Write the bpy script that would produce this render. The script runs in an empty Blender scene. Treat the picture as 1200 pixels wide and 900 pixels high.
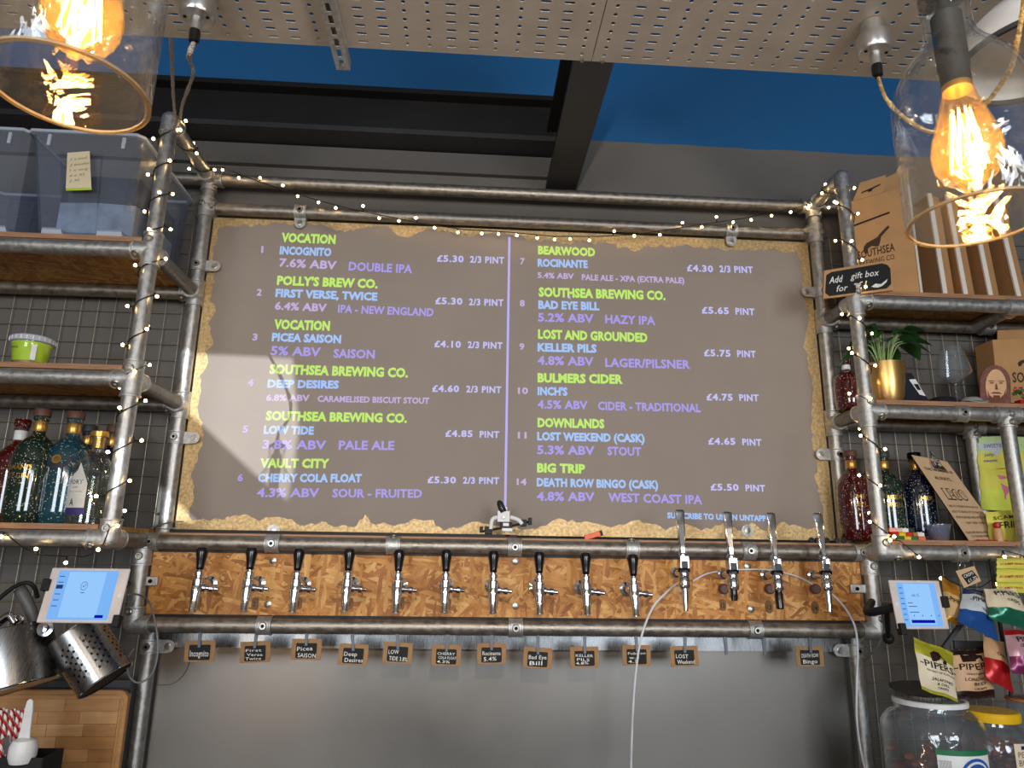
import bpy, math, random
from mathutils import Vector, Matrix
random.seed(7)
SC = bpy.context.scene
COL = SC.collection
PI = math.pi
# ------------------------------------------------------------------ camera
F, PITCH, YAW, ROLL = 832.0, .2444, .0615, .0144
CAM = Vector((0, -2.6, 1.6))
cp, sp, cy, sy = math.cos(PITCH), math.sin(PITCH), math.cos(YAW), math.sin(YAW)
FW = Vector((sy*cp, cy*cp, sp)); r0 = Vector((cy, -sy, 0)); u0 = r0.cross(FW)
RI = r0*math.cos(ROLL) + u0*math.sin(ROLL); UP = -r0*math.sin(ROLL) + u0*math.cos(ROLL)
cd = bpy.data.cameras.new('camera'); cam = bpy.data.objects.new('camera', cd); COL.objects.link(cam)
cam.matrix_world = Matrix(((RI.x, UP.x, -FW.x, CAM.x), (RI.y, UP.y, -FW.y, CAM.y), (RI.z, UP.z, -FW.z, CAM.z), (0, 0, 0, 1)))
cd.sensor_width = 36; cd.lens = F/1200*36; cd.clip_start = .05; cd.clip_end = 60
SC.camera = cam
# ------------------------------------------------------------------ world, light, exposure
SC.view_settings.view_transform = 'Standard'; SC.view_settings.look = 'None'
SC.view_settings.gamma = 1; SC.view_settings.use_curve_mapping = False
SC.view_settings.exposure = 0.0
w = bpy.data.worlds.new('world'); SC.world = w; w.use_nodes = True
w.node_tree.nodes['Background'].inputs[0].default_value = (.75, .85, 1, 1)
w.node_tree.nodes['Background'].inputs[1].default_value = .6

def light(kind, name, loc, target, power, col, **kw):
    l = bpy.data.lights.new(name, kind); l.energy = power; l.color = col
    for k, v in kw.items(): setattr(l, k, v)
    o = bpy.data.objects.new(name, l); COL.objects.link(o); o.location = loc
    d = Vector(target) - Vector(loc)
    o.rotation_euler = d.to_track_quat('-Z', 'Y').to_euler()
    return o
DAY = (.80, .90, 1.0); WARM = (1.0, .66, .34)
light('AREA', 'window_daylight', (-1.9, -6.35, 1.9), (-1.5, 0, 1.7), 105, DAY, shape='RECTANGLE', size=1.6, size_y=1.7)
light('AREA', 'window_daylight', (2.1, -6.35, 1.9), (1.6, 0, 1.7), 135, DAY, shape='RECTANGLE', size=1.9, size_y=1.7)
# warm fill points added behind the camera, no bulbs modelled
for bx_, by_, bz_ in ((-1.8, -2.9, 2.25), (1.9, -2.9, 2.2), (.1, -4.4, 2.4), (-.6, -3.1, 2.2), (.8, -3.1, 2.15)):
    light('POINT', 'warm_fill', (bx_, by_, bz_), (bx_, by_, 0), 15, (1, .78, .55), shadow_soft_size=.035)
light('POINT', 'splash_fill', (-1.15, -2.05, .95), (0, 0, 0), 7, (1, .70, .38), shadow_soft_size=.05)  # added warm fill without a lamp body, puts a glow on the splashback
# menu projector, mounted above the customers
light('SPOT', 'projector_light', (.1, -3.1, 2.45), (.17, 0, 2.3), 92, (1, .92, .84), spot_size=math.radians(47), spot_blend=.25, shadow_soft_size=.03)
# low sun as a spot, shaped by an added mask behind the camera
SUNP = Vector((.9, -9.5, 3.15))
light('SPOT', 'low_sun', SUNP, (-.86, 0, 2.1), 5600, (.86, .93, 1), spot_size=math.radians(6), spot_blend=0, shadow_soft_size=.006)

def ray(x, y): return RI*((x-600)/F) - UP*((y-450)/F) + FW
def PY(x, y, Y): d = ray(x, y); return CAM + d*((Y-CAM.y)/d.y)
def PZ(x, y, Z): d = ray(x, y); return CAM + d*((Z-CAM.z)/d.z)

# ------------------------------------------------------------------ materials
def nt(m):
    m.use_nodes = True; t = m.node_tree; return t, t.nodes['Principled BSDF'], t.nodes['Material Output']
def node(t, kind, **kw):
    n = t.nodes.new(kind)
    for k, v in kw.items(): setattr(n, k, v)
    return n
def ramp(t, stops):
    r = node(t, 'ShaderNodeValToRGB'); e = r.color_ramp.elements
    while len(e) < len(stops): e.new(.5)
    for i, (p, c) in enumerate(stops): e[i].position = p; e[i].color = (*c, 1)
    return r
def lin(c): return tuple(((v/255+.055)/1.055)**2.4 if v/255 > .04045 else v/255/12.92 for v in c)
def mat(name, rgb, rough=.5, metal=0, var=.12, scale=18, bump=0, bscale=80, trans=0, emit=None, es=0, rvar=0, coat=0, stretch=None, ior=1.45):
    m = bpy.data.materials.new(name); t, b, o = nt(m); c = lin(rgb)
    tc = node(t, 'ShaderNodeTexCoord'); mp = node(t, 'ShaderNodeMapping')
    t.links.new(tc.outputs['Object'], mp.inputs[0])
    if stretch: mp.inputs['Scale'].default_value = stretch
    nz = node(t, 'ShaderNodeTexNoise'); nz.inputs['Scale'].default_value = scale; nz.inputs['Detail'].default_value = 5
    t.links.new(mp.outputs[0], nz.inputs['Vector'])
    r = ramp(t, [(.3, tuple(v*(1-var) for v in c)), (.7, tuple(min(1, v*(1+var)) for v in c))])
    t.links.new(nz.outputs['Fac'], r.inputs[0]); t.links.new(r.outputs[0], b.inputs['Base Color'])
    b.inputs['Roughness'].default_value = rough; b.inputs['Metallic'].default_value = metal; b.inputs['IOR'].default_value = ior
    b.inputs['Transmission Weight'].default_value = trans; b.inputs['Coat Weight'].default_value = coat
    if rvar:
        mr = node(t, 'ShaderNodeMapRange'); mr.inputs[1].default_value = .3; mr.inputs[2].default_value = .7
        mr.inputs[3].default_value = max(.02, rough-rvar); mr.inputs[4].default_value = min(1, rough+rvar)
        t.links.new(nz.outputs['Fac'], mr.inputs[0]); t.links.new(mr.outputs[0], b.inputs['Roughness'])
    if bump:
        n2 = node(t, 'ShaderNodeTexNoise'); n2.inputs['Scale'].default_value = bscale; n2.inputs['Detail'].default_value = 4
        t.links.new(mp.outputs[0], n2.inputs['Vector'])
        bp = node(t, 'ShaderNodeBump'); bp.inputs['Strength'].default_value = bump; bp.inputs['Distance'].default_value = .004
        t.links.new(n2.outputs['Fac'], bp.inputs['Height']); t.links.new(bp.outputs[0], b.inputs['Normal'])
    if emit: b.inputs['Emission Color'].default_value = (*lin(emit), 1); b.inputs['Emission Strength'].default_value = es
    return m
def glass(name, tint=(.96, .97, .97), rough=.02, refl=1.0, body=0.0, bodycol=(.5, .5, .5), wave=0, edge=.7):
    # clear sheet glass: light passes straight through, surface reflects by Fresnel
    m = bpy.data.materials.new(name); t, b, o = nt(m); t.nodes.remove(b)
    tr = node(t, 'ShaderNodeBsdfTransparent'); tr.inputs[0].default_value = (*tint, 1)
    gl = node(t, 'ShaderNodeBsdfGlossy'); gl.inputs['Roughness'].default_value = rough; gl.inputs[0].default_value = (refl, refl, refl, 1)
    fr = node(t, 'ShaderNodeLayerWeight'); mx = node(t, 'ShaderNodeMixShader')
    pw = node(t, 'ShaderNodeMath', operation='POWER'); pw.inputs[1].default_value = 3.2; t.links.new(fr.outputs['Facing'], pw.inputs[0])
    fa = node(t, 'ShaderNodeMath', operation='MULTIPLY_ADD'); fa.inputs[1].default_value = edge; fa.inputs[2].default_value = .04; t.links.new(pw.outputs[0], fa.inputs[0])
    t.links.new(fa.outputs[0], mx.inputs[0])
    last = tr
    if body:
        df = node(t, 'ShaderNodeBsdfDiffuse'); df.inputs[0].default_value = (*bodycol, 1)
        m2 = node(t, 'ShaderNodeMixShader'); m2.inputs[0].default_value = body
        t.links.new(tr.outputs[0], m2.inputs[1]); t.links.new(df.outputs[0], m2.inputs[2]); last = m2
    t.links.new(last.outputs[0], mx.inputs[1]); t.links.new(gl.outputs[0], mx.inputs[2]); t.links.new(mx.outputs[0], o.inputs[0])
    if wave:
        tc = node(t, 'ShaderNodeTexCoord'); nz = node(t, 'ShaderNodeTexNoise'); nz.inputs['Scale'].default_value = 20; nz.inputs['Detail'].default_value = 2
        nz.inputs['Distortion'].default_value = 1.2
        t.links.new(tc.outputs['Object'], nz.inputs['Vector'])
        bp = node(t, 'ShaderNodeBump'); bp.inputs['Strength'].default_value = wave; bp.inputs['Distance'].default_value = .01
        t.links.new(nz.outputs['Fac'], bp.inputs['Height']); t.links.new(bp.outputs[0], gl.inputs['Normal']); t.links.new(bp.outputs[0], fr.inputs['Normal'])
    return m
def emis(name, rgb, s, sc=0):
    m = bpy.data.materials.new(name); t, b, o = nt(m); t.nodes.remove(b)
    e = node(t, 'ShaderNodeEmission'); e.inputs[0].default_value = (*lin(rgb), 1); e.inputs[1].default_value = s
    t.links.new(e.outputs[0], o.inputs[0]); return m
def osb_mat(name, cols, sc=1.0, plane='xz'):
    m = bpy.data.materials.new(name); t, b, o = nt(m)
    tc = node(t, 'ShaderNodeTexCoord')
    prev = None; hprev = None
    for i, (ang, thr) in enumerate(((.35, None), (-.5, .50), (1.1, .62), (.05, .55), (-.95, .62), (.75, .66), (-.2, .62), (1.5, .8))):
        mp0 = node(t, 'ShaderNodeMapping'); mp = node(t, 'ShaderNodeMapping')
        if plane == 'xz': mp0.inputs['Rotation'].default_value = (0, ang, 0); mp.inputs['Scale'].default_value = (15*sc, 3, 84*sc)
        else: mp0.inputs['Rotation'].default_value = (0, 0, ang); mp.inputs['Scale'].default_value = (15*sc, 84*sc, 3)
        mp.inputs['Location'].default_value = (i*3.7, i*1.3, i*2.1)
        t.links.new(tc.outputs['Object'], mp0.inputs[0]); t.links.new(mp0.outputs[0], mp.inputs[0])
        vo = node(t, 'ShaderNodeTexVoronoi'); vo.inputs['Scale'].default_value = 1
        t.links.new(mp.outputs[0], vo.inputs['Vector'])
        sx = node(t, 'ShaderNodeSeparateColor'); t.links.new(vo.outputs['Color'], sx.inputs[0])
        nz = node(t, 'ShaderNodeTexNoise'); nz.inputs['Scale'].default_value = 2.0; nz.inputs['Detail'].default_value = 8; nz.inputs['Roughness'].default_value = .7
        t.links.new(mp.outputs[0], nz.inputs['Vector'])
        ad = node(t, 'ShaderNodeMath', operation='MULTIPLY_ADD'); ad.inputs[1].default_value = .62
        t.links.new(nz.outputs['Fac'], ad.inputs[0]); 
        ml = node(t, 'ShaderNodeMath', operation='MULTIPLY'); ml.inputs[1].default_value = .55; t.links.new(sx.outputs[0], ml.inputs[0]); t.links.new(ml.outputs[0], ad.inputs[2])
        rp = ramp(t, [(.12, cols[0]), (.42, cols[1]), (.68, cols[2]), (.95, cols[3])]); t.links.new(ad.outputs[0], rp.inputs[0])
        if prev is None: prev = rp.outputs[0]; hprev = sx.outputs[0]
        else:
            gt = node(t, 'ShaderNodeMath', operation='GREATER_THAN'); gt.inputs[1].default_value = thr; t.links.new(sx.outputs[1], gt.inputs[0])
            mx = node(t, 'ShaderNodeMix', data_type='RGBA'); t.links.new(gt.outputs[0], mx.inputs['Factor'])
            t.links.new(prev, mx.inputs[6]); t.links.new(rp.outputs[0], mx.inputs[7]); prev = mx.outputs[2]
    t.links.new(prev, b.inputs['Base Color']); b.inputs['Roughness'].default_value = .6
    bp = node(t, 'ShaderNodeBump'); bp.inputs['Strength'].default_value = .35; bp.inputs['Distance'].default_value = .002
    t.links.new(hprev, bp.inputs['Height']); t.links.new(bp.outputs[0], b.inputs['Normal'])
    return m
OC = [lin((96, 52, 16)), lin((166, 104, 42)), lin((196, 136, 66)), lin((226, 180, 112))]
M = {}
M['osb'] = osb_mat('osb_board', OC)
M['osb_flat'] = osb_mat('osb_shelf', [lin((112, 72, 28)), lin((160, 112, 52)), lin((188, 140, 74)), lin((210, 170, 104))], 1, 'xy')
M['ply'] = mat('plywood_edge', (160, 118, 86), .6, var=.3, scale=10, stretch=(1, 1, 30))
M['galv'] = mat('galvanised_steel', (178, 176, 172), .40, .8, var=.25, scale=60, bump=.25, bscale=260, rvar=.1)
M['galv_dull'] = mat('dull_galvanised_pipe', (148, 140, 130), .42, .8, var=.3, scale=45, bump=.25, bscale=200, rvar=.12)
M['galv_light'] = mat('cast_galvanised_fitting', (190, 189, 186), .42, .8, var=.2, scale=90, bump=.35, bscale=300)
M['screw'] = mat('dark_socket_screw', (30, 30, 32), .35, 1)
M['bolt'] = mat('zinc_bolt', (175, 170, 160), .35, 1, var=.3, scale=200)
M['chrome'] = mat('chrome', (208, 208, 212), .13, 1, var=.02)
M['alu'] = mat('spun_aluminium', (205, 205, 205), .28, .9, var=.03)
M['brushed'] = mat('brushed_stainless', (150, 150, 150), .3, 1, var=.12, scale=30, stretch=(30, 1, 1), rvar=.08)
M['splash'] = mat('splashback_steel', (126, 121, 115), .38, .85, var=.07, scale=2, bump=.02, bscale=120, rvar=.06)
M['bareboard'] = mat('bare_metallic_board', (196, 168, 122), .46, .85, var=.3, scale=90, bump=.5, bscale=260)
M['grey_paint'] = mat('grey_screen_paint', (138, 126, 116), .62, 0, var=.03, scale=5, bump=.06, bscale=60)
M['black_plastic'] = mat('black_plastic', (10, 10, 12), .22, 0, coat=.5)
M['black'] = mat('matt_black', (14, 14, 15), .6)
M['darkgrey'] = mat('dark_grey_plastic', (60, 62, 66), .5)
M['greyclip'] = mat('grey_clip_plastic', (84, 90, 102), .4)
M['beam'] = mat('black_painted_steel', (24, 22, 21), .5, .2, var=.15, scale=6, bump=.15, bscale=30)
M['beam_grey'] = mat('grey_painted_steel', (50, 48, 49), .5, .2, var=.1, scale=6)
M['wood'] = mat('pale_wood', (176, 134, 86), .55, var=.25, scale=7, stretch=(1, 1, 10))
M['butcher'] = mat('butcher_block', (182, 132, 80), .5, var=.2, scale=6, stretch=(1, 1, 9))
M['chalk'] = mat('chalkboard', (26, 25, 25), .75, var=.2)
M['white_ink'] = mat('chalk_marker', (225, 224, 218), .8)
M['black_ink'] = mat('black_print', (22, 20, 18), .8)
M['kraft'] = mat('kraft_card', (186, 140, 92), .75, var=.08, scale=12)
M['kraft_paper'] = mat('kraft_paper', (206, 172, 134), .75, var=.05, scale=12)
M['card_edge'] = mat('white_card_edge', (226, 216, 204), .7, var=.08, scale=60, stretch=(8, 8, 1))
M['white'] = mat('white_plastic', (225, 225, 225), .4)
M['rim'] = mat('tablet_bezel', (218, 206, 198), .35)
M['paper'] = mat('note_paper', (222, 206, 172), .8, var=.05)
M['tube'] = mat('clear_hose', (214, 216, 222), .3, 0, coat=.4)
M['greycable'] = mat('grey_cable', (120, 118, 116), .5)
M['cord'] = mat('braided_cord', (176, 166, 156), .8, var=.45, scale=240, bump=.8, bscale=400)
M['cordgold'] = mat('golden_braided_cord', (206, 172, 110), .7, var=.5, scale=240, bump=.8, bscale=400)
M['gold'] = mat('gold_glaze', (206, 168, 104), .3, .9, var=.05)
M['leaf'] = mat('leaf_green', (44, 92, 40), .35, 0, var=.4, scale=20, coat=.3)
M['stem'] = mat('pale_stem', (150, 176, 110), .5)
M['tray'] = mat('tray_steel', (196, 188, 176), .5, .4, var=.1, scale=9, bump=.08, bscale=60)
M['wire'] = mat('mesh_wire', (164, 156, 138), .45, .7)
M['lime'] = mat('lime_label', (176, 206, 40), .55)
M['red'] = mat('red_plastic', (176, 30, 26), .4)
M['orange'] = mat('orange_plastic', (226, 92, 30), .4)
M['yellow'] = mat('yellow_lid', (236, 186, 24), .35, coat=.3)
M['copper'] = mat('brass_foil', (206, 160, 84), .3, .8)
M['brownstop'] = mat('brown_stopper', (92, 62, 52), .45)
M['navy'] = mat('navy_cloth', (24, 26, 40), .9)
M['greycloth'] = mat('grey_cloth', (150, 148, 140), .9)
M['glass'] = glass('pendant_glass', (.97, .975, .97), .03, 1, .006, (.6, .6, .56), wave=.5, edge=.6)
M['clear'] = glass('clear_glass', (.97, .98, .98), .03, 1, .02, edge=1)
M['jar'] = glass('jar_plastic', (.92, .94, .95), .05, 1, .05, (.6, .65, .7), wave=.3, edge=1)
M['bulbglass'] = glass('amber_bulb_glass', (1, .93, .78), .02, 1, .03, (.9, .65, .3))
M['tub'] = glass('frosted_tub_plastic', (.74, .79, .88), .2, 1, .14, (.46, .52, .66), edge=1)
M['tub_rim'] = glass('frosted_tub_rim', (.6, .65, .72), .25, .9, .6, (.72, .78, .88))
M['filament'] = emis('glowing_filament', (255, 186, 88), 42)
M['fairy'] = emis('fairy_bulb', (255, 214, 150), 26)
def darkglass(name, rgb, speck=(200, 190, 160), amt=.62):
    m = mat(name, rgb, .12, 0, var=.2, scale=8, coat=1); t = m.node_tree; b = t.nodes['Principled BSDF']
    tc = node(t, 'ShaderNodeTexCoord'); v = node(t, 'ShaderNodeTexVoronoi'); v.inputs['Scale'].default_value = 270
    t.links.new(tc.outputs['Object'], v.inputs['Vector'])
    s = node(t, 'ShaderNodeSeparateColor'); t.links.new(v.outputs['Color'], s.inputs[0])
    g = node(t, 'ShaderNodeMath', operation='GREATER_THAN'); g.inputs[1].default_value = .86; t.links.new(s.outputs[0], g.inputs[0])
    l = node(t, 'ShaderNodeMath', operation='LESS_THAN'); l.inputs[1].default_value = .42; t.links.new(v.outputs['Distance'], l.inputs[0])
    mu = node(t, 'ShaderNodeMath', operation='MULTIPLY'); t.links.new(g.outputs[0], mu.inputs[0]); t.links.new(l.outputs[0], mu.inputs[1])
    mx = node(t, 'ShaderNodeMix', data_type='RGBA'); old = b.inputs['Base Color'].links[0].from_socket
    t.links.new(mu.outputs[0], mx.inputs['Factor']); t.links.new(old, mx.inputs[6]); mx.inputs[7].default_value = (*lin(speck), 1)
    t.links.new(mx.outputs[2], b.inputs['Base Color']); return m
M['gl_green'] = darkglass('dark_green_glass', (16, 40, 32))
M['gl_teal'] = darkglass('teal_glass', (18, 62, 74))
M['gl_red'] = darkglass('dark_red_glass', (74, 14, 18))
M['gl_navy'] = darkglass('navy_glass', (14, 24, 44))
# wall: grey emulsion below, blue brushed on above a cut-in line
def wall_mat():
    m = mat('two_tone_wall', (104, 99, 93), .75, var=.06, scale=3, bump=.12, bscale=40); t = m.node_tree; b = t.nodes['Principled BSDF']
    g = node(t, 'ShaderNodeNewGeometry'); s = node(t, 'ShaderNodeSeparateXYZ'); t.links.new(g.outputs['Position'], s.inputs[0])
    nz = node(t, 'ShaderNodeTexNoise'); nz.inputs['Scale'].default_value = 6; t.links.new(g.outputs['Position'], nz.inputs['Vector'])
    a = node(t, 'ShaderNodeMath', operation='MULTIPLY_ADD'); a.inputs[1].default_value = .014; t.links.new(nz.outputs['Fac'], a.inputs[0]); t.links.new(s.outputs[2], a.inputs[2])
    gt = node(t, 'ShaderNodeMath', operation='GREATER_THAN'); gt.inputs[1].default_value = 3.36; t.links.new(a.outputs[0], gt.inputs[0])
    mx = node(t, 'ShaderNodeMix', data_type='RGBA'); old = b.inputs['Base Color'].links[0].from_socket
    t.links.new(gt.outputs[0], mx.inputs['Factor']); t.links.new(old, mx.inputs[6]); mx.inputs[7].default_value = (*lin((20, 88, 138)), 1)
    t.links.new(mx.outputs[2], b.inputs['Base Color']); return m
M['wall'] = wall_mat()
M['blue'] = mat('blue_ceiling_paint', (20, 88, 138), .7, var=.06, scale=3)
M['plainwall'] = mat('room_wall', (120, 112, 104), .8)
M['floor'] = mat('floor_boards', (84, 70, 58), .6, var=.2, scale=4)

# ------------------------------------------------------------------ mesh builder
def basis(d):
    d = Vector(d).normalized(); a = Vector((0, 0, 1)) if abs(d.z) < .9 else Vector((1, 0, 0))
    u = d.cross(a).normalized(); return u, d.cross(u).normalized(), d
class MB:
    def __init__(s): s.v = []; s.f = []; s.mi = []; s.cur = 0
    def face(s, idx): s.f.append(tuple(idx)); s.mi.append(s.cur)
    def rings(s, rings, cap0=True, cap1=True, closed=False):
        base = len(s.v); n = len(rings[0])
        for r in rings: s.v += [Vector(p) for p in r]
        m = len(rings)
        for i in range(m if closed else m-1):
            a = base+i*n; b = base+((i+1) % m)*n
            for k in range(n): s.face((a+k, a+(k+1) % n, b+(k+1) % n, b+k))
        if not closed:
            if cap0: s.face([base+k for k in range(n)][::-1])
            if cap1: s.face([base+(m-1)*n+k for k in range(n)])
        return s
    def cyl(s, p0, p1, r, r1=None, n=16, cap=True):
        p0 = Vector(p0); p1 = Vector(p1); r1 = r if r1 is None else r1; u, v, d = basis(p1-p0)
        def ring(p, q): return [p+(u*math.cos(2*PI*k/n)+v*math.sin(2*PI*k/n))*q for k in range(n)]
        return s.rings([ring(p0, r), ring(p1, r1)], cap, cap)
    def prof(s, p0, axis, prof, n=20, cap=True):     # profile [(r,t)] along axis
        p0 = Vector(p0); u, v, d = basis(axis)
        return s.rings([[p0+d*t+(u*math.cos(2*PI*k/n)+v*math.sin(2*PI*k/n))*max(r, 1e-4) for k in range(n)] for r, t in prof], cap, cap)
    def lathe(s, o, prof, n=24, cap=True): return s.prof(o, (0, 0, 1), prof, n, cap)
    def shell(s, o, prof, th, n=40):                  # thin walled vessel, open ends joined
        inner = [(max(r-th, 1e-4), z) for r, z in prof][::-1]
        o = Vector(o); pr = list(prof)+inner
        return s.rings([[o+Vector((math.cos(2*PI*k/n)*r, math.sin(2*PI*k/n)*r, z)) for k in range(n)] for r, z in pr], closed=True)
    def tube(s, pts, r, n=8):
        pts = [Vector(p) for p in pts]; rg = []; u = None
        for i, p in enumerate(pts):
            d = (pts[min(i+1, len(pts)-1)]-pts[max(i-1, 0)]).normalized()
            if u is None: u, v, _ = basis(d)
            else:
                u = (u-d*u.dot(d)).normalized(); v = d.cross(u)
            rr = r[i] if isinstance(r, (list, tuple)) else r
            rg.append([p+(u*math.cos(2*PI*k/n)+v*math.sin(2*PI*k/n))*rr for k in range(n)])
        return s.rings(rg)
    def box(s, c, d, R=None):
        c = Vector(c); h = Vector(d)/2; R = R or Matrix.Identity(3); b = len(s.v)
        for x in (-1, 1):
            for y in (-1, 1):
                for z in (-1, 1): s.v.append(c+R @ Vector((x*h.x, y*h.y, z*h.z)))
        for q in ((0, 1, 3, 2), (4, 6, 7, 5), (0, 4, 5, 1), (2, 3, 7, 6), (0, 2, 6, 4), (1, 5, 7, 3)): s.face([b+i for i in q])
        return s
    def prism(s, poly, off):
        poly = [Vector(p) for p in poly]; off = Vector(off); n = len(poly); b = len(s.v)
        s.v += poly+[p+off for p in poly]
        s.face(list(range(b, b+n))); s.face(list(range(b+n, b+2*n))[::-1])
        for k in range(n): s.face((b+k, b+n+k, b+n+(k+1) % n, b+(k+1) % n))
        return s
    def sphere(s, c, r, n=10, m=6, sc=(1, 1, 1)):
        c = Vector(c)
        return s.rings([[c+Vector((math.cos(2*PI*k/n)*math.sin(PI*i/m)*r*sc[0], math.sin(2*PI*k/n)*math.sin(PI*i/m)*r*sc[1], -math.cos(PI*i/m)*r*sc[2])) for k in range(n)] for i in [.02]+list(range(1, m))+[m-.02]])
ROOT = {}
def tag(o, label=None, cat=None, group=None, kind=None):
    if label: o['label'] = label
    if cat: o['category'] = cat
    if group: o['group'] = group
    if kind: o['kind'] = kind
    return o
def thing(name, label, cat, loc=(0, 0, 0), rot=(0, 0, 0), group=None):
    o = bpy.data.objects.new(name, None); COL.objects.link(o); o.location = loc; o.rotation_euler = rot
    o.empty_display_size = .02
    ROOT[o.name] = Vector(loc)
    return tag(o, label, cat, group)
def rootof(o):
    while o.parent: o = o.parent
    return o
def obj(name, mb, m, parent=None, world=True, bevel=0, smooth=True, ang=35):
    """one mesh object; world=True: vertices given in world space, moved under an unrotated thing"""
    off = ROOT.get(rootof(parent).name, Vector((0, 0, 0))) if (parent and world) else Vector((0, 0, 0))
    me = bpy.data.meshes.new(name); me.from_pydata([tuple(v-off) for v in mb.v], [], mb.f); me.validate()
    ms = m if isinstance(m, (list, tuple)) else [m]
    for x in ms: me.materials.append(x)
    if len(ms) > 1:
        for p, i in zip(me.polygons, mb.mi): p.material_index = i
    if smooth:
        me.polygons.foreach_set('use_smooth', [True]*len(me.polygons)); me.set_sharp_from_angle(angle=math.radians(ang))
    o = bpy.data.objects.new(name, me); COL.objects.link(o)
    if parent: o.parent = parent
    if bevel:
        b = o.modifiers.new('bevel', 'BEVEL'); b.width = bevel; b.segments = 2; b.limit_method = 'ANGLE'; b.angle_limit = math.radians(40)
    return o
def solo(name, label, cat, mb, m, group=None, **kw): return tag(obj(name, mb, m, **kw), label, cat, group)
def struct(name, mb, m, **kw): return tag(obj(name, mb, m, **kw), kind='structure')
def dup(root, loc=None, rot=None, label=None):
    def cp_(o, par):
        c = o.copy(); COL.objects.link(c); c.parent = par
        for ch in o.children: cp_(ch, c)
        return c
    r = cp_(root, None)
    if loc is not None: r.location = loc; ROOT[r.name] = Vector(loc)
    if rot is not None: r.rotation_euler = rot
    if label: r['label'] = label
    return r
def rot3(x=0, y=0, z=0):
    from mathutils import Euler
    return Euler((x, y, z)).to_matrix()

# text: built-in font, turned into flat lettering with a little thickness of its own
TC = {}
def glyphs(s, bold=.0, space=1.0, shear=0):
    k = (s, bold, space, shear)
    if k in TC: return TC[k]
    cu = bpy.data.curves.new('t', 'FONT'); cu.body = s; cu.offset = bold; cu.space_character = space; cu.resolution_u = 2; cu.shear = shear
    o = bpy.data.objects.new('t', cu); me = bpy.data.meshes.new_from_object(o)
    vs = [v.co.copy() for v in me.vertices]; fs = [tuple(p.vertices) for p in me.polygons]
    bpy.data.objects.remove(o); bpy.data.curves.remove(cu); bpy.data.meshes.remove(me)
    TC[k] = (vs, fs); return TC[k]
CAPH = .73
def text_on(s, o, ux, uy, width, height, lift, bold=.012, space=1.05, mb=None, shear=0):
    """baseline origin o, unit axes ux, uy; width fits the run, height is the capital height"""
    vs, fs = glyphs(s, bold, space, shear); mb = mb or MB(); b = len(mb.v)
    x0 = min(v.x for v in vs); x1 = max(v.x for v in vs)
    sx = width/(x1-x0); syy = height/CAPH
    n = Vector(ux).cross(Vector(uy)).normalized()
    mb.v += [Vector(o)+Vector(ux)*(v.x-x0)*sx+Vector(uy)*v.y*syy+n*lift for v in vs]
    for f in fs: mb.face([b+i for i in f])
    return mb
def quadpt(q, u, v):   # q = TL,TR,BR,BL ; v from top
    tl, tr, br, bl = q
    return (tl*(1-u)+tr*u)*(1-v)+(bl*(1-u)+br*u)*v
def text_q(s, q, u0, u1, vb, vh, lift=.0015, bold=.01, mb=None, space=1.05, slant=0, shear=0):
    """text inside a quad: from u0 to u1, baseline vb, cap height vh (fractions); slant raises the right end"""
    vs, fs = glyphs(s, bold, space, shear); mb = mb or MB(); b = len(mb.v)
    x0 = min(v.x for v in vs); x1 = max(v.x for v in vs)
    n = (q[1]-q[0]).cross(q[0]-q[3]).normalized()
    for v in vs:
        a = (v.x-x0)/(x1-x0); mb.v.append(quadpt(q, u0+(u1-u0)*a, vb-v.y/CAPH*vh-slant*a)+n*lift)
    for f in fs: mb.face([b+i for i in f])
    return mb
def patch_q(q, pts, lift, th=.0006, mb=None):
    n = (q[1]-q[0]).cross(q[0]-q[3]).normalized(); mb = mb or MB()
    return mb.prism([quadpt(q, u, v)+n*lift for u, v in pts][::-1], n*th)
def planar(q):
    n = (q[1]-q[0]).cross(q[0]-q[3]).normalized(); return [q[0], q[1], q[2]-n*((q[2]-q[0]).dot(n)), q[3]]
def slab_q(q, th):  # board whose front face is the quad
    n = (q[1]-q[0]).cross(q[0]-q[3]).normalized()
    return MB().prism([q[0], q[3], q[2], q[1]], -n*th)

# ------------------------------------------------------------------ the setting
WY = .075
struct('wall_back', MB().box((0, WY+.05, 1.9), (7.4, .1, 3.8)), M['wall'])
struct('ceiling', MB().box((0, -.70, 3.80), (7.4, 1.7, .1)), M['blue'])
struct('ceiling', MB().box((0, -4.05, 3.80), (7.4, 5.0, .1)), mat('pale_ceiling', (150, 146, 140), .8))
struct('floor', MB().box((0, -3.2, -.05), (7.4, 6.7, .1)), M['floor'])
struct('wall_left', MB().box((-3.65, -3.2, 1.875), (.1, 6.6, 3.75)), M['plainwall'])
struct('wall_right', MB().box((3.75, -3.2, 1.875), (.1, 6.6, 3.75)), M['plainwall'])
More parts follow.
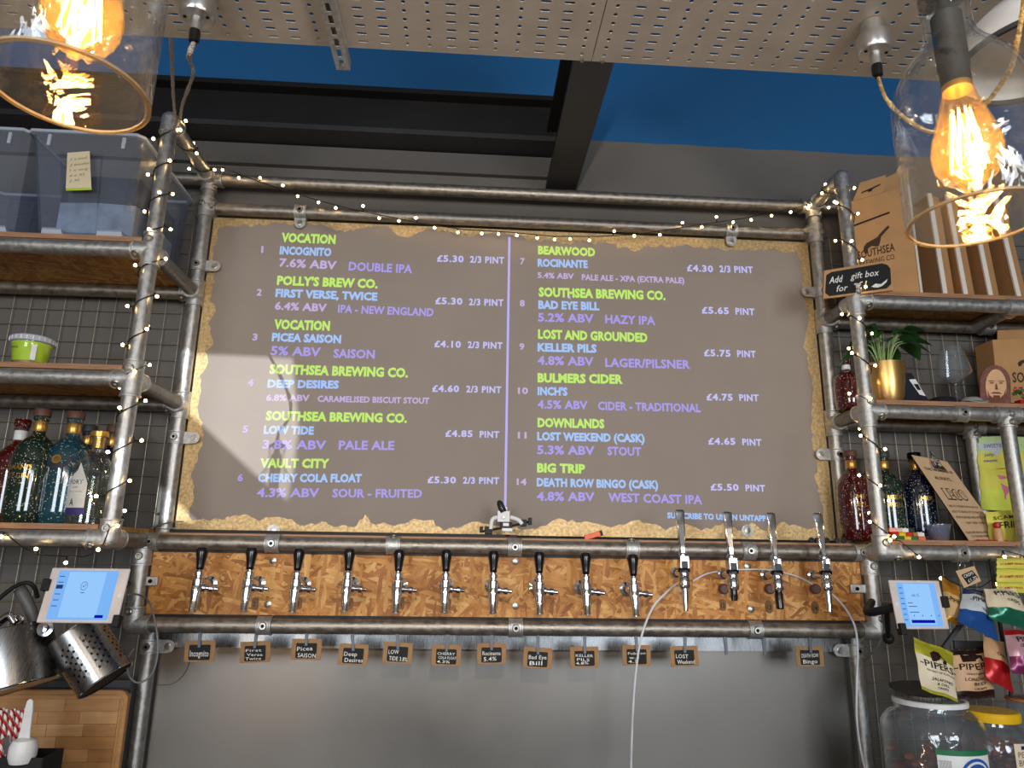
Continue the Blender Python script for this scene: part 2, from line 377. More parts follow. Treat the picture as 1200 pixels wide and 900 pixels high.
# front wall behind the camera, with two shop windows and one opening cut to throw the light patch
patch = [(212, 411), (346, 417), (353, 500), (346, 556), (340, 586), (300, 553), (222, 480)]
hole = []
for x, y in patch:
    p = PY(x, y, 0); k = (-6.45-SUNP.y)/(p.y-SUNP.y); hole.append(SUNP+(p-SUNP)*k)
hx0 = min(p.x for p in hole)-.03; hx1 = max(p.x for p in hole)+.03; hz0 = min(p.z for p in hole)-.03; hz1 = max(p.z for p in hole)+.03
wf = MB(); Yf = -6.45
def rect(x0, x1, z0, z1): wf.box(((x0+x1)/2, Yf, (z0+z1)/2), (x1-x0, .06, z1-z0))
rect(-3.6, 3.7, 0, 1.0)
W1 = (-2.75, -1.05); W2 = (1.1, 3.1)
rect(-3.6, W1[0], 1.0, 2.8); rect(W2[1], 3.7, 1.0, 2.8)
rect(W1[1], hx0, 1.0, 3.75); rect(hx1, W2[0], 1.0, 3.75); rect(hx0, hx1, 1.0, hz0); rect(hx0, hx1, hz1, 3.75)
rect(-3.6, W1[1], 2.8, 3.75); rect(W2[0], 3.7, 2.8, 3.75)
struct('wall_front', wf, M['plainwall'])
# unseen mask added here, its hole cut to shape the light patch on the board
hp = MB(); n = len(hole); cxh = sum(p.x for p in hole)/n; czh = sum(p.z for p in hole)/n
hl = [Vector((p.x, Yf-.02, p.z)) for p in hole]; cc = Vector((cxh, Yf-.02, czh))
for i in range(n):
    a, b = hl[i], hl[(i+1) % n]
    hp.prism([a, b, cc+(b-cc)*3, cc+(a-cc)*3], (0, .01, 0))
struct('window_3', hp, M['black'])
for i, (a, b) in enumerate((W1, W2)):
    fr = MB()
    for x in (a+.03, (a+b)/2, b-.03): fr.box((x, Yf, 1.9), (.06, .08, 1.8))
    for z in (1.03, 2.77): fr.box(((a+b)/2, Yf, z), (b-a, .08, .06))
    struct('window_%d' % (i+1), fr, M['black'])

# lower wall sheet step under the beam (thin boxed-out panel)
struct('trim_1', MB().box((-1.3, WY-.012, 3.2), (3.3, .03, .09)), mat('upper_wall_band', (88, 84, 80), .75, var=.04))

# steel beams under the ceiling
b = thing('steel_beam', 'black painted steel beam running along top of the back wall', 'beam', (-1.3, -.02, 3.25))
bb = MB().box((-1.60, -.0, 3.262), (4.02, .13, .022)); obj('lower_flange', bb, M['beam_grey'], b)
obj('web', MB().box((-1.60, .0, 3.36), (4.02, .03, .18)), M['beam'], b)
obj('upper_flange', MB().box((-1.60, .0, 3.45), (4.02, .13, .022)), M['beam'], b)
b = thing('steel_beam', 'dark grey beam coming forward across ceiling right of centre', 'beam', (.36, -1.2, 3.09))
obj('lower_flange', MB().box((.352, -1.2, 3.10), (.125, 2.46, .02)), M['beam_grey'], b)
obj('web', MB().box((.352, -1.2, 3.22), (.03, 2.46, .22)), M['beam'], b)
obj('upper_flange', MB().box((.352, -1.2, 3.335), (.125, 2.46, .02)), M['beam'], b)

# ------------------------------------------------------------------ perforated tray
TZ = 2.72; TY0, TY1 = -1.492, -1.208
SEAM = .2585; PX = .0492
def tray(label, x0, x1, ref):
    t = thing('cable_tray', label, 'cable tray', ((x0+x1)/2, (TY0+TY1)/2, TZ))
    mb = MB(); ncol = int(round((x1-x0)/PX)); xs = x0
    rows = 11; py = .0248; ys0 = TY1-.008-rows*py
    kinds = 'cssc'
    for c in range(ncol):
        cx = x0+(c+.5)*PX
        kd = kinds[(c+ref) % 4]
        for r in range(rows):
            cyy = ys0+(r+.5)*py; hx, hy = PX/2, py/2
            outer = [(-hx, -hy), (0, -hy), (hx, -hy), (hx, 0), (hx, hy), (0, hy), (-hx, hy), (-hx, 0)]
            if kd == 'c': inner = [(.0048*math.cos(a), .0050*math.sin(a)) for a in [(-3+k)*PI/4 for k in range(8)]]
            else: inner = [(-.0096, -.0032), (0, -.0036), (.0096, -.0032), (.0115, 0), (.0096, .0032), (0, .0036), (-.0096, .0032), (-.0115, 0)]
            bs = len(mb.v)
            for (ox, oy) in outer: mb.v.append(Vector((cx+ox, cyy+oy, TZ)))
            for (ox, oy) in inner: mb.v.append(Vector((cx+ox, cyy+oy, TZ)))
            for (ox, oy) in inner: mb.v.append(Vector((cx+ox, cyy+oy, TZ+.0015)))
            for k in range(8):
                j = (k+1) % 8
                mb.face((bs+k, bs+8+k, bs+8+j, bs+j)); mb.face((bs+8+k, bs+16+k, bs+16+j, bs+8+j))
    xe = x0+ncol*PX
    mb.box(((x0+xe)/2, TY1-.004, TZ+.0008), (xe-x0, .008, .0015))
    mb.box(((x0+xe)/2, (ys0+TY0)/2, TZ+.0008), (xe-x0, abs(ys0-TY0), .0015))
    obj('perforated_base', mb, M['tray'], t, smooth=False)
    obj('side_flange', MB().box(((x0+xe)/2, TY1+.0008, TZ+.010), (xe-x0, .0016, .02)), M['tray'], t)
    obj('side_flange', MB().box(((x0+xe)/2, TY0-.0008, TZ+.010), (xe-x0, .0016, .02)), M['tray'], t)
    return t, xe
t1, _ = tray('long perforated steel cable tray on the left of the seam', SEAM-.001-32*PX, SEAM-.0015, 0)
t2, _ = tray('long perforated steel cable tray on the right of the seam', SEAM+.001, SEAM+.001+PX*28, 0)
for px, py_, par in ((682, 70, t1), (706, 71, t2)):
    p = PZ(px, py_, TZ-.001); obj('tray_bolt', MB().cyl(p, p+Vector((0, 0, -.004)), .005, n=8), M['bolt'], par)
# slotted strut hanging under the tray
p0 = PZ(388, 20, TZ-.022); p1 = PZ(402, 80, TZ-.022)
sx = p1.x
st = thing('slotted_strut', 'slotted galvanised channel strut fixed under the tray beside left pendant', 'bracket', (sx, -1.35, TZ-.02))
mb = MB(); W2_ = .0155
y = p1.y+.005; k = 0
while y > -1.62:
    y2 = y-.034
    mb.box((sx, (y+y2)/2+.012, TZ-.022), (.031, .010, .002))
    mb.box((sx-.0102, (y+y2)/2-.005, TZ-.022), (.0105, .024, .002)); mb.box((sx+.0102, (y+y2)/2-.005, TZ-.022), (.0105, .024, .002))
    y = y2
mb.box((sx-W2_, (p1.y+.005+y)/2, TZ-.012), (.002, p1.y+.005-y, .02)); mb.box((sx+W2_, (p1.y+.005+y)/2, TZ-.012), (.002, p1.y+.005-y, .02))
obj('channel', mb, M['galv_light'], st)
obj('bolt', MB().cyl((sx, p1.y-.012, TZ-.022), (sx, p1.y-.012, TZ-.03), .0075, n=6), M['bolt'], st)

# ------------------------------------------------------------------ pipe frames
XL, XR = -1.046, 1.400; YL, YR = -.389, -.235; PR = .0242
ZT1, ZT2, ZRU, ZRL = 3.045, 2.920, 1.645, 1.388; YO = -.147; WT = .85
ZL1, ZL2, ZR1, ZR2, ZS3 = 2.565, 2.133, 2.541, 2.130, 1.647
def pipe(par, a, b, m='galv', r=PR):
    o = obj('pipe', MB().cyl(a, b, r, n=20), M[m], par); return o
def screw(par, p, nrm, r=.011):
    p = Vector(p); nrm = Vector(nrm).normalized()
    s = obj('screw_boss', MB().prof(p, nrm, [(r*1.25, -.006), (r*1.25, .003), (r, .006), (r*.62, .006), (r*.55, .001)], 12), M['galv_light'], par)
    obj('grub_screw', MB().prof(p, nrm, [(r*.55, -.004), (r*.55, .0035), (r*.25, .0035), (r*.2, .001)], 6), M['screw'], s)
def fitting(par, c, dirs, ln=.052, r=.0295, screws=(), m='galv_light'):
    """cast clamp: sleeves leaving the centre c along dirs, each with a rolled lip"""
    c = Vector(c); mb = MB()
    mb.sphere(c, r*1.02, 16, 10)
    for d in dirs:
        d = Vector(d).normalized(); mb.prof(c, d, [(r, 0), (r, ln-.007), (r*1.07, ln-.005), (r*1.07, ln), (r*.85, ln)], 20)
    f = obj('pipe_fitting', mb, M[m], par)
    for p, nn in screws:
        p = Vector(p); nn = Vector(nn).normalized(); q = c+p+nn*(r)
        s = obj('grub_screw', MB().prof(q, nn, [(.0125, -.008), (.0125, .002), (.0105, .004), (.006, .004), (.005, -.001)], 12), M['bolt'], f)
    return f
def collar(par, c, axis, lug=None, luglen=.06, r=.0295, w=.046, facing=(0, -1, 0)):
    """sleeve round a pipe, with a flat bolted lug when it fixes a board"""
    c = Vector(c); a = Vector(axis).normalized(); fc = Vector(facing); mb = MB()
    mb.prof(c-a*w/2, a, [(r*.9, 0), (r*1.05, 0), (r*1.05, .004), (r, .006), (r, w-.006), (r*1.05, w-.004), (r*1.05, w), (r*.9, w)], 20)
    f = obj('pipe_collar', mb, M['galv_light'], par)
    obj('grub_screw', MB().prof(c+fc*(r-.004), fc, [(.0125, 0), (.0125, .006), (.0105, .008), (.006, .008), (.005, .003)], 12), M['bolt'], f)
    obj('screw_socket', MB().prof(c+fc*(r-.004), fc, [(.0055, 0), (.0055, .0062)], 6), M['screw'], f)
    if lug:
        lg = Vector(lug).normalized(); perp = fc.cross(lg).normalized(); h = w*.46
        end = c+lg*(luglen)
        pts = [c+perp*h, end+perp*h] + [end+perp*h*math.cos(t)+lg*h*math.sin(t) for t in [PI*k/8 for k in range(1, 8)]] + [end-perp*h, c-perp*h]
        obj('fixing_lug', MB().prism([p+fc*.002 for p in pts], fc*.006), M['galv_light'], f)
        obj('lug_bolt', MB().prof(end+fc*.007, fc, [(.012, 0), (.012, .003), (.008, .004), (.008, .009), (.003, .009)], 6), M['bolt'], f)
    return f
X = Vector((1, 0, 0)); Yv = Vector((0, 1, 0)); Z = Vector((0, 0, 1))
fr = thing('scaffold_stand', 'galvanised pipe frame around the menu board carrying the tap rails', 'pipe frame', (.177, 0, WT))
pipe(fr, (XL, 0, WT), (XL, 0, ZT1)); pipe(fr, (XR, 0, WT), (XR, 0, ZT1))
pipe(fr, (XL, 0, ZT1), (XR+.15, 0, ZT1), 'galv_dull'); pipe(fr, (XL-.15, 0, ZT1), (XL, 0, ZT1), 'galv_dull')
pipe(fr, (XL, 0, ZT2), (XR, 0, ZT2), 'galv_dull')
pipe(fr, (XL, YO, ZRU), (XR, YO, ZRU), 'galv_dull'); pipe(fr, (XL, YO, ZRL), (XR, YO, ZRL), 'galv_dull')
pipe(fr, (XL, YO, ZRL), (XL, YO, ZRU)); pipe(fr, (XR, YO, ZRL), (XR, YO, ZRU))
fitting(fr, (XL, 0, ZT1), [X, -Z, -Yv], screws=[((.04, 0, 0), (0, -1, 0)), ((0, 0, -.035), (1, -.6, 0))])
fitting(fr, (XR, 0, ZT1), [-X, -Z, -Yv], screws=[((0, 0, -.035), (1, -.6, 0))])
fitting(fr, (XL, 0, ZT2), [X, Z, -Z], ln=.04, screws=[((.03, 0, 0), (0, -1, 0)), ((0, 0, .012), (-.4, -1, 0))])
fitting(fr, (XR, 0, ZT2), [-X, Z, -Z], ln=.04, screws=[((-.05, 0, 0), (0, -1, 0)), ((.01, 0, 0), (.1, -1, 0))])
fitting(fr, (XL, YO, ZRL), [X, Z], ln=.055, screws=[((0, 0, .04), (-.3, -1, 0))])
fitting(fr, (XR, YO, ZRL), [-X, Z], ln=.055, screws=[((0, 0, .04), (.3, -1, 0))])
fitting(fr, (XL, YO, ZRU-.045), [Z, -Z], ln=.03, screws=[((0, 0, 0), (0, -1, 0))])
fitting(fr, (XR, YO, ZRU-.045), [Z, -Z], ln=.03, screws=[((0, 0, 0), (0, -1, 0))])
for px, py_ in ((240, 0), ):
    pass
def atpost(py_, px): return PY(px, py_, 0).z
for x, py_, px, lg in ((XL, 312, 236, X), (XL, 513, 207, X), (XR, 343, 958, -X), (XR, 533, 975, -X), (XL, 757, 170, X), (XR, 762, 1000, -X)):
    collar(fr, (x, 0, atpost(py_, px)), Z, lg, .062)
for px, z in ((352, ZT2), (855, ZT2)):
    collar(fr, (PY(px, 260, 0).x, 0, z), X, -Z, .048)
for px in (178, 320, 603, 876, 1006): collar(fr, (PY(px, 642, YO).x, YO, ZRU), X)
for px in (461, 740): collar(fr, (PY(px, 642, YO).x, YO, ZRU), X, facing=(0, -.2, 1))
for px in (311, 604, 883): collar(fr, (PY(px, 730, YO).x, YO, ZRL), X)
c = PY(876, 634, YO+.02); 
# lugs peeping above / below the rails
for px, y0, y1, up in ((876, 634, 622, 1), (320, 640, 622, 1)):
    q = PY(px, y1, YO+.035); obj('fixing_lug', MB().prof(q+Vector((0, .004, 0)), (0, -1, 0), [(.021, 0), (.021, .005)], 16), M['galv_light'], fr)
    obj('lug_bolt', MB().prof(q, (0, -1, 0), [(.011, 0), (.011, .004), (.004, .005)], 6), M['bolt'], fr)
for px, py_, sx_ in ((172, 681, 1), (1008, 690, -1)):
    q = PY(px, py_, YO-.0); obj('fixing_lug', MB().box(q, (.07, .006, .03)), M['galv_light'], fr, bevel=.004)
    obj('lug_bolt', MB().prof(q+Vector((sx_*.012, -.003, 0)), (0, -1, 0), [(.007, 0), (.006, .004)], 8), M['screw'], fr)

def shelf_frame(label, x0, x1, yf, zs, side):
    """front post, top return, and a front and a back pipe for each shelf"""
    xi = x0; s = 1 if x1 > x0 else -1; o = thing('shelf_scaffold', label, 'pipe frame', (x0, yf, ZS3))
    pipe(o, (xi, yf, ZS3), (xi, yf, ZT1)); pipe(o, (xi, yf, ZT1), (xi, -.05, ZT1))
    # cast elbow on top of the front post
    el = [Vector((xi, yf, ZT1-.05)), Vector((xi, yf, ZT1-.012)), Vector((xi, yf+.006, ZT1+.002)), Vector((xi, yf+.02, ZT1+.0)), Vector((xi, yf+.06, ZT1))]
    mb = MB(); mb.sphere((xi, yf, ZT1), .030, 16, 10); mb.prof((xi, yf, ZT1), (0, 0, -1), [(.030, 0), (.030, .045), (.032, .047), (.032, .052), (.025, .052)], 20)
    mb.prof((xi, yf, ZT1), (0, 1, 0), [(.030, 0), (.030, .045), (.032, .047), (.032, .052), (.025, .052)], 20); obj('elbow_fitting', mb, M['galv_light'], o)
    for z in zs:
        pipe(o, (xi, yf, z), (x1, yf, z)); pipe(o, (xi, 0, z), (x1, 0, z), 'galv_dull'); pipe(o, (xi, yf, z), (xi, 0, z))
        fitting(o, (xi, yf, z), [X*s, Z, -Z, Yv] if z != ZS3 else [X*s, Z, Yv], ln=.058, screws=[((0, 0, .03), (0, -1, 0)), ((s*.04, 0, 0), (0, -1, -1))])
        fitting(o, (xi, 0, z), [X*s, Z, -Z, -Yv], ln=.05, screws=[((0, -.02, .0), (s, -.3, -.6)), ((s*.04, 0, 0), (0, -1, -1))])
        pipe(o, (xi, yf+.02, z), (xi, -.02, z))
    return o
lf = shelf_frame('galvanised pipe shelf frame left of the menu board', XL, -2.35, YL, (ZL1, ZL2, ZS3), -1)
rf = shelf_frame('galvanised pipe shelf frame right of the menu board', XR, 2.75, YR, (ZR1, ZR2, ZS3), 1)
xa = PY(1190, 560, YR).x
pipe(rf, (xa, YR, ZS3), (xa, YR, ZR2)); pipe(rf, (PY(1143, 540, 0).x, 0, ZS3), (PY(1143, 540, 0).x, 0, ZR2))
fitting(rf, (xa, YR, ZR2), [X, -X, -Z], ln=.045, screws=[((.0, 0, .0), (0, -1, 0)), ((0, 0, -.03), (0, -1, 0))])
fitting(rf, (xa, YR, ZS3), [X, -X, Z], ln=.045, screws=[((.0, 0, .0), (0, -1, 0))])
fitting(rf, (PY(1143, 540, 0).x, 0, ZR2), [X, -X, -Z], ln=.045, screws=[((.0, 0, .0), (0, -1, 0)), ((0, 0, -.03), (0, -1, 0))])
collar(rf, (PY(1125, 490, YR).x, YR, ZR2), X); collar(rf, (PY(1123, 647, YR).x, YR, ZS3), X); collar(rf, (PY(1155, 382, 0).x, 0, ZR1), X)
pipe(rf, (2.02, YR, ZR1), (2.02, 0, ZR1)); fitting(rf, (2.02, YR, ZR1), [X, -X, Yv], ln=.045)

# shelf boards resting on the pipes
def shelf(label, x0, x1, yf, z, m=('osb_flat', 'ply')):
    zt = z+PR+.001; o = thing('shelf_board', label, 'shelf', ((x0+x1)/2, yf/2, zt))
    obj('board', MB().box(((x0+x1)/2, (yf-.006+.06)/2, zt+.008), (abs(x1-x0), .066-yf, .016)), M[m[0]], o)
    obj('front_edge', MB().box(((x0+x1)/2, yf-.0075, zt+.008), (abs(x1-x0), .003, .0165)), M[m[1]], o)
    return zt+.016
SL1 = shelf('osb shelf board under the plastic tubs, upper left', -2.34, XL-.032, YL, ZL1)
SL2 = shelf('osb shelf board under the lime green pot, left', -2.34, XL-.032, YL, ZL2)
SL3 = shelf('ply shelf board under the gin bottles, lower left', -2.34, XL-.032, YL, ZS3)
SR1 = shelf('shelf board under the cardboard boxes, upper right', XR+.032, 2.74, YR, ZR1)
SR2 = shelf('shelf board under the potted plant and wine glass', XR+.032, 2.74, YR, ZR2)
SR3 = shelf('shelf board under the clipboard and toy bricks, lower right', XR+.032, 2.74, YR, ZS3)
# wood strip seen over the tap rail
solo('ledge_strip', 'thin wooden ledge strip along the top of the tap rail', 'ledge', MB().box((.177, YO+.062, ZRU+.026), (2.36, .12, .01)), M['ply'])
solo('cable_trunking', 'black cable trunking lying on ledge below left half of board', 'trunking', MB().box((-.40, YO+.02, ZRU+.037), (1.15, .02, .010)), M['black'])

# wire mesh panels on the wall
def mesh_panel(label, x0, x1, z0, z1):
    o = thing('wire_mesh_panel', label, 'wire mesh', ((x0+x1)/2, WY-.012, z0)); st_ = .0625
    nx = int((x1-x0)/st_); nz_ = int((z1-z0)/st_)
    mv = MB().cyl((0, 0, z0), (0, 0, z0+nz_*st_), .0016, n=6); off = ROOT[o.name]
    first = None
    for i in range(nx+1):
        x = x0+i*st_
        if first is None: first = obj('wire', MB().cyl((x0, WY-.014, z0), (x0, WY-.014, z0+nz_*st_), .0017, n=6), M['wire'], o)
        else:
            c = first.copy(); COL.objects.link(c); c.location.x += i*st_
    h = None
    for i in range(nz_+1):
        if h is None: h = obj('wire', MB().cyl((x0, WY-.0175, z0), (x0+nx*st_, WY-.0175, z0), .0017, n=6), M['wire'], o)
        else:
            c = h.copy(); COL.objects.link(c); c.location.z += i*st_
mesh_panel('wire mesh panel on the wall behind the left shelves', -2.3, -1.06, .88, 3.0)
mesh_panel('wire mesh panel on the wall behind the right shelves', 1.43, 2.7, .88, 3.0)

# ------------------------------------------------------------------ menu board
BX0, BX1, BZ0, BZ1 = -1.018, 1.372, 1.690, 2.890; BY = .012
mb_ = thing('menu_board', 'big grey screen board with the projected beer menu', 'menu board', (.177, BY, BZ0))
obj('panel', MB().box(((BX0+BX1)/2, BY+.009, (BZ0+BZ1)/2), (BX1-BX0, .018, BZ1-BZ0)), M['bareboard'], mb_)
edge_px = [(256, 268), (300, 264), (330, 262), (380, 264), (404, 272), (430, 266), (455, 264), (466, 276), (484, 276), (500, 268), (556, 276), (590, 272),
    (625, 282), (660, 286), (680, 284), (706, 284), (740, 294), (760, 288), (800, 288), (845, 292), (900, 292), (935, 296),
    (941, 330), (944, 360), (948, 372), (943, 400), (950, 440), (952, 462), (950, 500), (957, 540), (955, 560), (963, 590), (966, 612), (956, 618), (938, 617), (915, 612), (896, 622), (880, 612),
    (872, 622), (850, 612), (822, 622), (800, 613), (780, 622), (764, 614), (742, 610), (722, 616), (700, 614), (682, 612), (652, 608), (640, 616), (618, 620), (600, 617), (580, 616), (552, 612), (520, 622), (508, 609),
    (484, 608), (468, 614), (440, 615), (428, 603), (418, 616), (392, 618), (376, 611), (352, 616), (336, 608), (318, 606), (304, 611), (290, 603), (270, 606), (250, 608), (232, 609), (222, 606),
    (228, 570), (224, 560), (232, 540), (237, 515), (238, 505), (232, 480), (236, 460), (234, 440), (244, 424), (240, 412), (250, 404), (244, 380), (253, 365), (246, 352), (252, 330), (250, 300)]
pp = []
for i, a in enumerate(edge_px):
    b = edge_px[(i+1) % len(edge_px)]; L = math.hypot(b[0]-a[0], b[1]-a[1]); k = max(1, int(L/5))
    for j in range(k):
        t = j/k; jx, jy = (0, 0) if j == 0 else (random.uniform(-2.2, 2.2), random.uniform(-2.6, 2.6))
        q = PY(a[0]+(b[0]-a[0])*t+jx, a[1]+(b[1]-a[1])*t+jy, BY); pp.append(Vector((min(max(q.x, BX0+.006), BX1-.006), BY, min(max(q.z, BZ0+.006), BZ1-.006))))
obj('grey_paint', MB().prism(pp, (0, -.001, 0)), M['grey_paint'], mb_, smooth=False)
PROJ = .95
def projected(name, rgb):  # projector's light put in as glowing lettering on the board
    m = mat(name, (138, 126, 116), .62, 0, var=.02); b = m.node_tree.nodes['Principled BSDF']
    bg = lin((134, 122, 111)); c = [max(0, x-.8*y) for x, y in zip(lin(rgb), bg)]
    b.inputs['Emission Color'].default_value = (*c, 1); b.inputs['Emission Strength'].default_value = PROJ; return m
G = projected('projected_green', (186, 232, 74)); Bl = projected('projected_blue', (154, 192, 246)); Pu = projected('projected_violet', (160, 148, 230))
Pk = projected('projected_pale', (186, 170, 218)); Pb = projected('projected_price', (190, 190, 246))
MENU = '''g|VOCATION|329.5|283|393|285.5|9.3
p|1|306|296|308.4|296|7
b|INCOGNITO|327.5|297.5|388|300|8.3
q|7.6% ABV|326.8|312|394|315.5|8.7
v|DOUBLE IPA|408.3|316.5|483|320|9
c|£5.30|512|306.3|543.3|307.3|7
c|2/3 PINT|550.8|307.5|590.8|308.8|7
g|POLLY'S BREW CO.|324.3|333.3|442.5|337.5|9.3
p|2|300.5|346|306.5|346.3|7
b|FIRST VERSE, TWICE|322.5|347.5|442|352|8.3
q|6.4% ABV|321.8|362.5|382.5|365|8.2
v|IPA - NEW ENGLAND|395.8|366|508|370.5|8.4
c|£5.30|510|356|541.8|356.8|7
c|2/3 PINT|549.5|357.3|590|358.5|7
g|VOCATION|320.8|385|386.3|387|9.8
p|3|295.5|398.5|301.5|398.7|7
b|PICEA SAISON|318.3|399.3|399.5|402|8.5
v|5% ABV|317|415.5|375.5|417.5|9.4
v|SAISON|390.5|418.8|439|420|9.2
c|£4.10|508.8|406.5|540|407.3|7
c|2/3 PINT|548|407.5|588.8|408.8|7
g|SOUTHSEA BREWING CO.|315.5|437.5|478|442|9.8
v|4|290|452|296.5|452.3|7.4
b|DEEP DESIRES|313.3|453.8|397|455|8.2
p|6.8% ABV|311.8|469.5|362.5|470|6.8
p|CARAMELISED BISCUIT STOUT|372|470.5|503|473|6.4
c|£4.60|506.3|458.8|538|459.3|7
c|2/3 PINT|546.3|459.5|587.5|460.5|7
g|SOUTHSEA BREWING CO.|311.3|492|476.8|495|9.5
v|5|284|506.5|290.5|506.8|7.4
b|LOW TIDE|308.8|508|367.5|509|8.5
v|3.8% ABV|307.5|525.5|382|526.5|9.4
v|PALE ALE|396.8|526.5|462|527|9.5
c|£4.85|521.8|511.5|553.8|512|7
c|PINT|562|512.5|585|513|7
g|VAULT CITY|304.5|547.5|385.8|548|9.4
v|6|278|563.5|284.5|563.8|7.6
b|CHERRY COLA FLOAT|302|564.3|423.8|564.8|8.6
v|4.3% ABV|300.8|582|373.8|582.3|9.3
v|SOUR - FRUITED|389.3|582.5|494.5|583|9
c|£5.30|500.8|565.8|534.3|566.3|7
c|2/3 PINT|542.5|566.5|585|567|7
g|BEARWOOD|630.5|297.5|697.5|300|8.6
p|7|609.5|309.5|615|309.7|6.6
b|ROCINANTE|630|312|688.8|313.8|8
p|5.4% ABV|630|325.5|672.5|327|6
p|PALE ALE - XPA (EXTRA PALE)|681.8|328|802|332|6.2
c|£4.30|805|317.5|835.8|318.8|7
c|2/3 PINT|843.3|318.7|882.5|320|7
g|SOUTHSEA BREWING CO.|631.3|347|780|351.3|9.4
p|8|609|358.8|615|359|6.8
b|BAD EYE BILL|630.8|361.3|702.5|363.3|8.4
v|5.2% ABV|630.5|376.3|695.8|378|9
v|HAZY IPA|709.3|378.5|768|380.5|9
c|£5.65|822.5|367|854.3|368|7
c|PINT|862|368.3|884.3|369.3|7
g|LOST AND GROUNDED|630.5|396.3|758.8|400.5|9.4
p|9|608.5|409.5|614.5|409.7|6.8
b|KELLER PILS|630|411.3|699.3|413|8.6
v|4.8% ABV|630|427|695.8|428.5|9.3
v|LAGER/PILSNER|709.3|429.5|809|432|9.2
c|£5.75|825|417|856.3|417.8|7
c|PINT|864|418|885.8|418.8|7
g|BULMERS CIDER|630|447.5|730|449.3|9.4
p|10|607|461.3|618.8|461.5|6.8
b|INCH'S|630|462.5|665|463.3|8.4
v|4.5% ABV|630|478.3|688.8|479.3|8.8
v|CIDER - TRADITIONAL|700.8|480|821.3|482.8|8.8
c|£4.75|828|468.8|858.8|469.3|7
c|PINT|866.5|469.5|889.3|470|7
g|DOWNLANDS|630|500|708.3|501.5|9.4
p|11|606.8|513.5|617|513.8|6.8
b|LOST WEEKEND (CASK)|629.5|515.5|755.5|518|8.5
v|5.3% ABV|629.5|531.8|697|532.8|9.3
v|STOUT|711.8|533|751.5|534|9
c|£4.65|830|520.5|862|521|7
c|PINT|870|521.5|892.5|522.3|7
g|BIG TRIP|629.3|553|685.8|554.3|9.4
p|14|605.5|568|617|568.3|6.8
b|DEATH ROW BINGO (CASK)|629|569.5|771.3|572.5|8.6
v|4.8% ABV|629|586.3|697|587|9.4
v|WEST COAST IPA|712.8|587.5|823|590.5|9.4
c|£5.50|832.8|574.3|865.8|574.8|7
c|PINT|873.8|575.3|896.8|576|7
b|SUBSCRIBE TO US ON UNTAPPD|782|607|904|610.8|6'''
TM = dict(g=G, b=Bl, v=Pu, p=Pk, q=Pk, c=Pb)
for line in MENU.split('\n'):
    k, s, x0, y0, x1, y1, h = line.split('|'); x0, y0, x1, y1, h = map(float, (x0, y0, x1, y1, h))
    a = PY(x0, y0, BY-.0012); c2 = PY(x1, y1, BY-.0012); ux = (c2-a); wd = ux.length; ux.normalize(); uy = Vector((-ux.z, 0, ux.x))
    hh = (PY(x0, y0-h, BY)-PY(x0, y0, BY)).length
    t = obj('glowing_menu_text', text_on(s, a, ux, uy, wd, hh*1.1, .0004, bold=.05 if k in 'gb' else .034, space=1.12 if k == 'c' else 1.03), TM[k], mb_, smooth=False)
a, b2 = PY(597, 278, BY), PY(592, 594, BY)
ux = (b2-a).normalized(); sd = Vector((ux.z, 0, -ux.x))*.0045
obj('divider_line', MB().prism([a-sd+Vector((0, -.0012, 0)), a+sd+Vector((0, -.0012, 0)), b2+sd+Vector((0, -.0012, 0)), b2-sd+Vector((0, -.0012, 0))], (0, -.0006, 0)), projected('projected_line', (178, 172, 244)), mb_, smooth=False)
# mouse pointer mark over a line of the menu
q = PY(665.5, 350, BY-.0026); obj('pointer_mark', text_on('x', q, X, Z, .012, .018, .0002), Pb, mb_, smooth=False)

# ------------------------------------------------------------------ OSB tap panel, splashback, worktop
ob = thing('osb_tap_panel', 'rough osb panel behind the row of beer taps', 'panel', (.18, YO+.02, ZRL))
OX0, OX1 = XL+.03, XR-.03
obj('board', MB().box((.177, YO+.016, (ZRU+ZRL)/2), (OX1-OX0, .018, ZRU-ZRL+.01)), M['osb'], ob)
for z_ in (ZRU-.0275, ZRL+.0275): obj('black_edge_strip', MB().box((.177, YO+.003, z_), (OX1-OX0, .010, .0075)), M['black'], ob)
for px, py_ in ((320, 657), (314, 708), (604, 658), (604, 710), (876, 664), (880, 714)):
    q = PY(px, py_, YO+.006); obj('bolt_head', MB().prof(q, (0, -1, 0), [(.012, 0), (.0115, .004), (.005, .0065)], 10), M['bolt'], ob)
sp_ = thing('steel_splashback', 'brushed steel splashback sheet under the tap rail', 'splashback', (.177, .03, WT))
obj('sheet', MB().box((.177, .035, (WT+1.362)/2), (2.40, .006, 1.362-WT)), M['splash'], sp_)
obj('top_channel', MB().box((.177, .018, 1.325), (2.34, .03, .045)), M['brushed'], sp_)
solo('back_worktop', 'dark worktop under the splashback, below the shelves', 'worktop', MB().box((.15, -.30, WT-.02), (4.9, .72, .038)), mat('worktop_laminate', (52, 50, 50), .4))

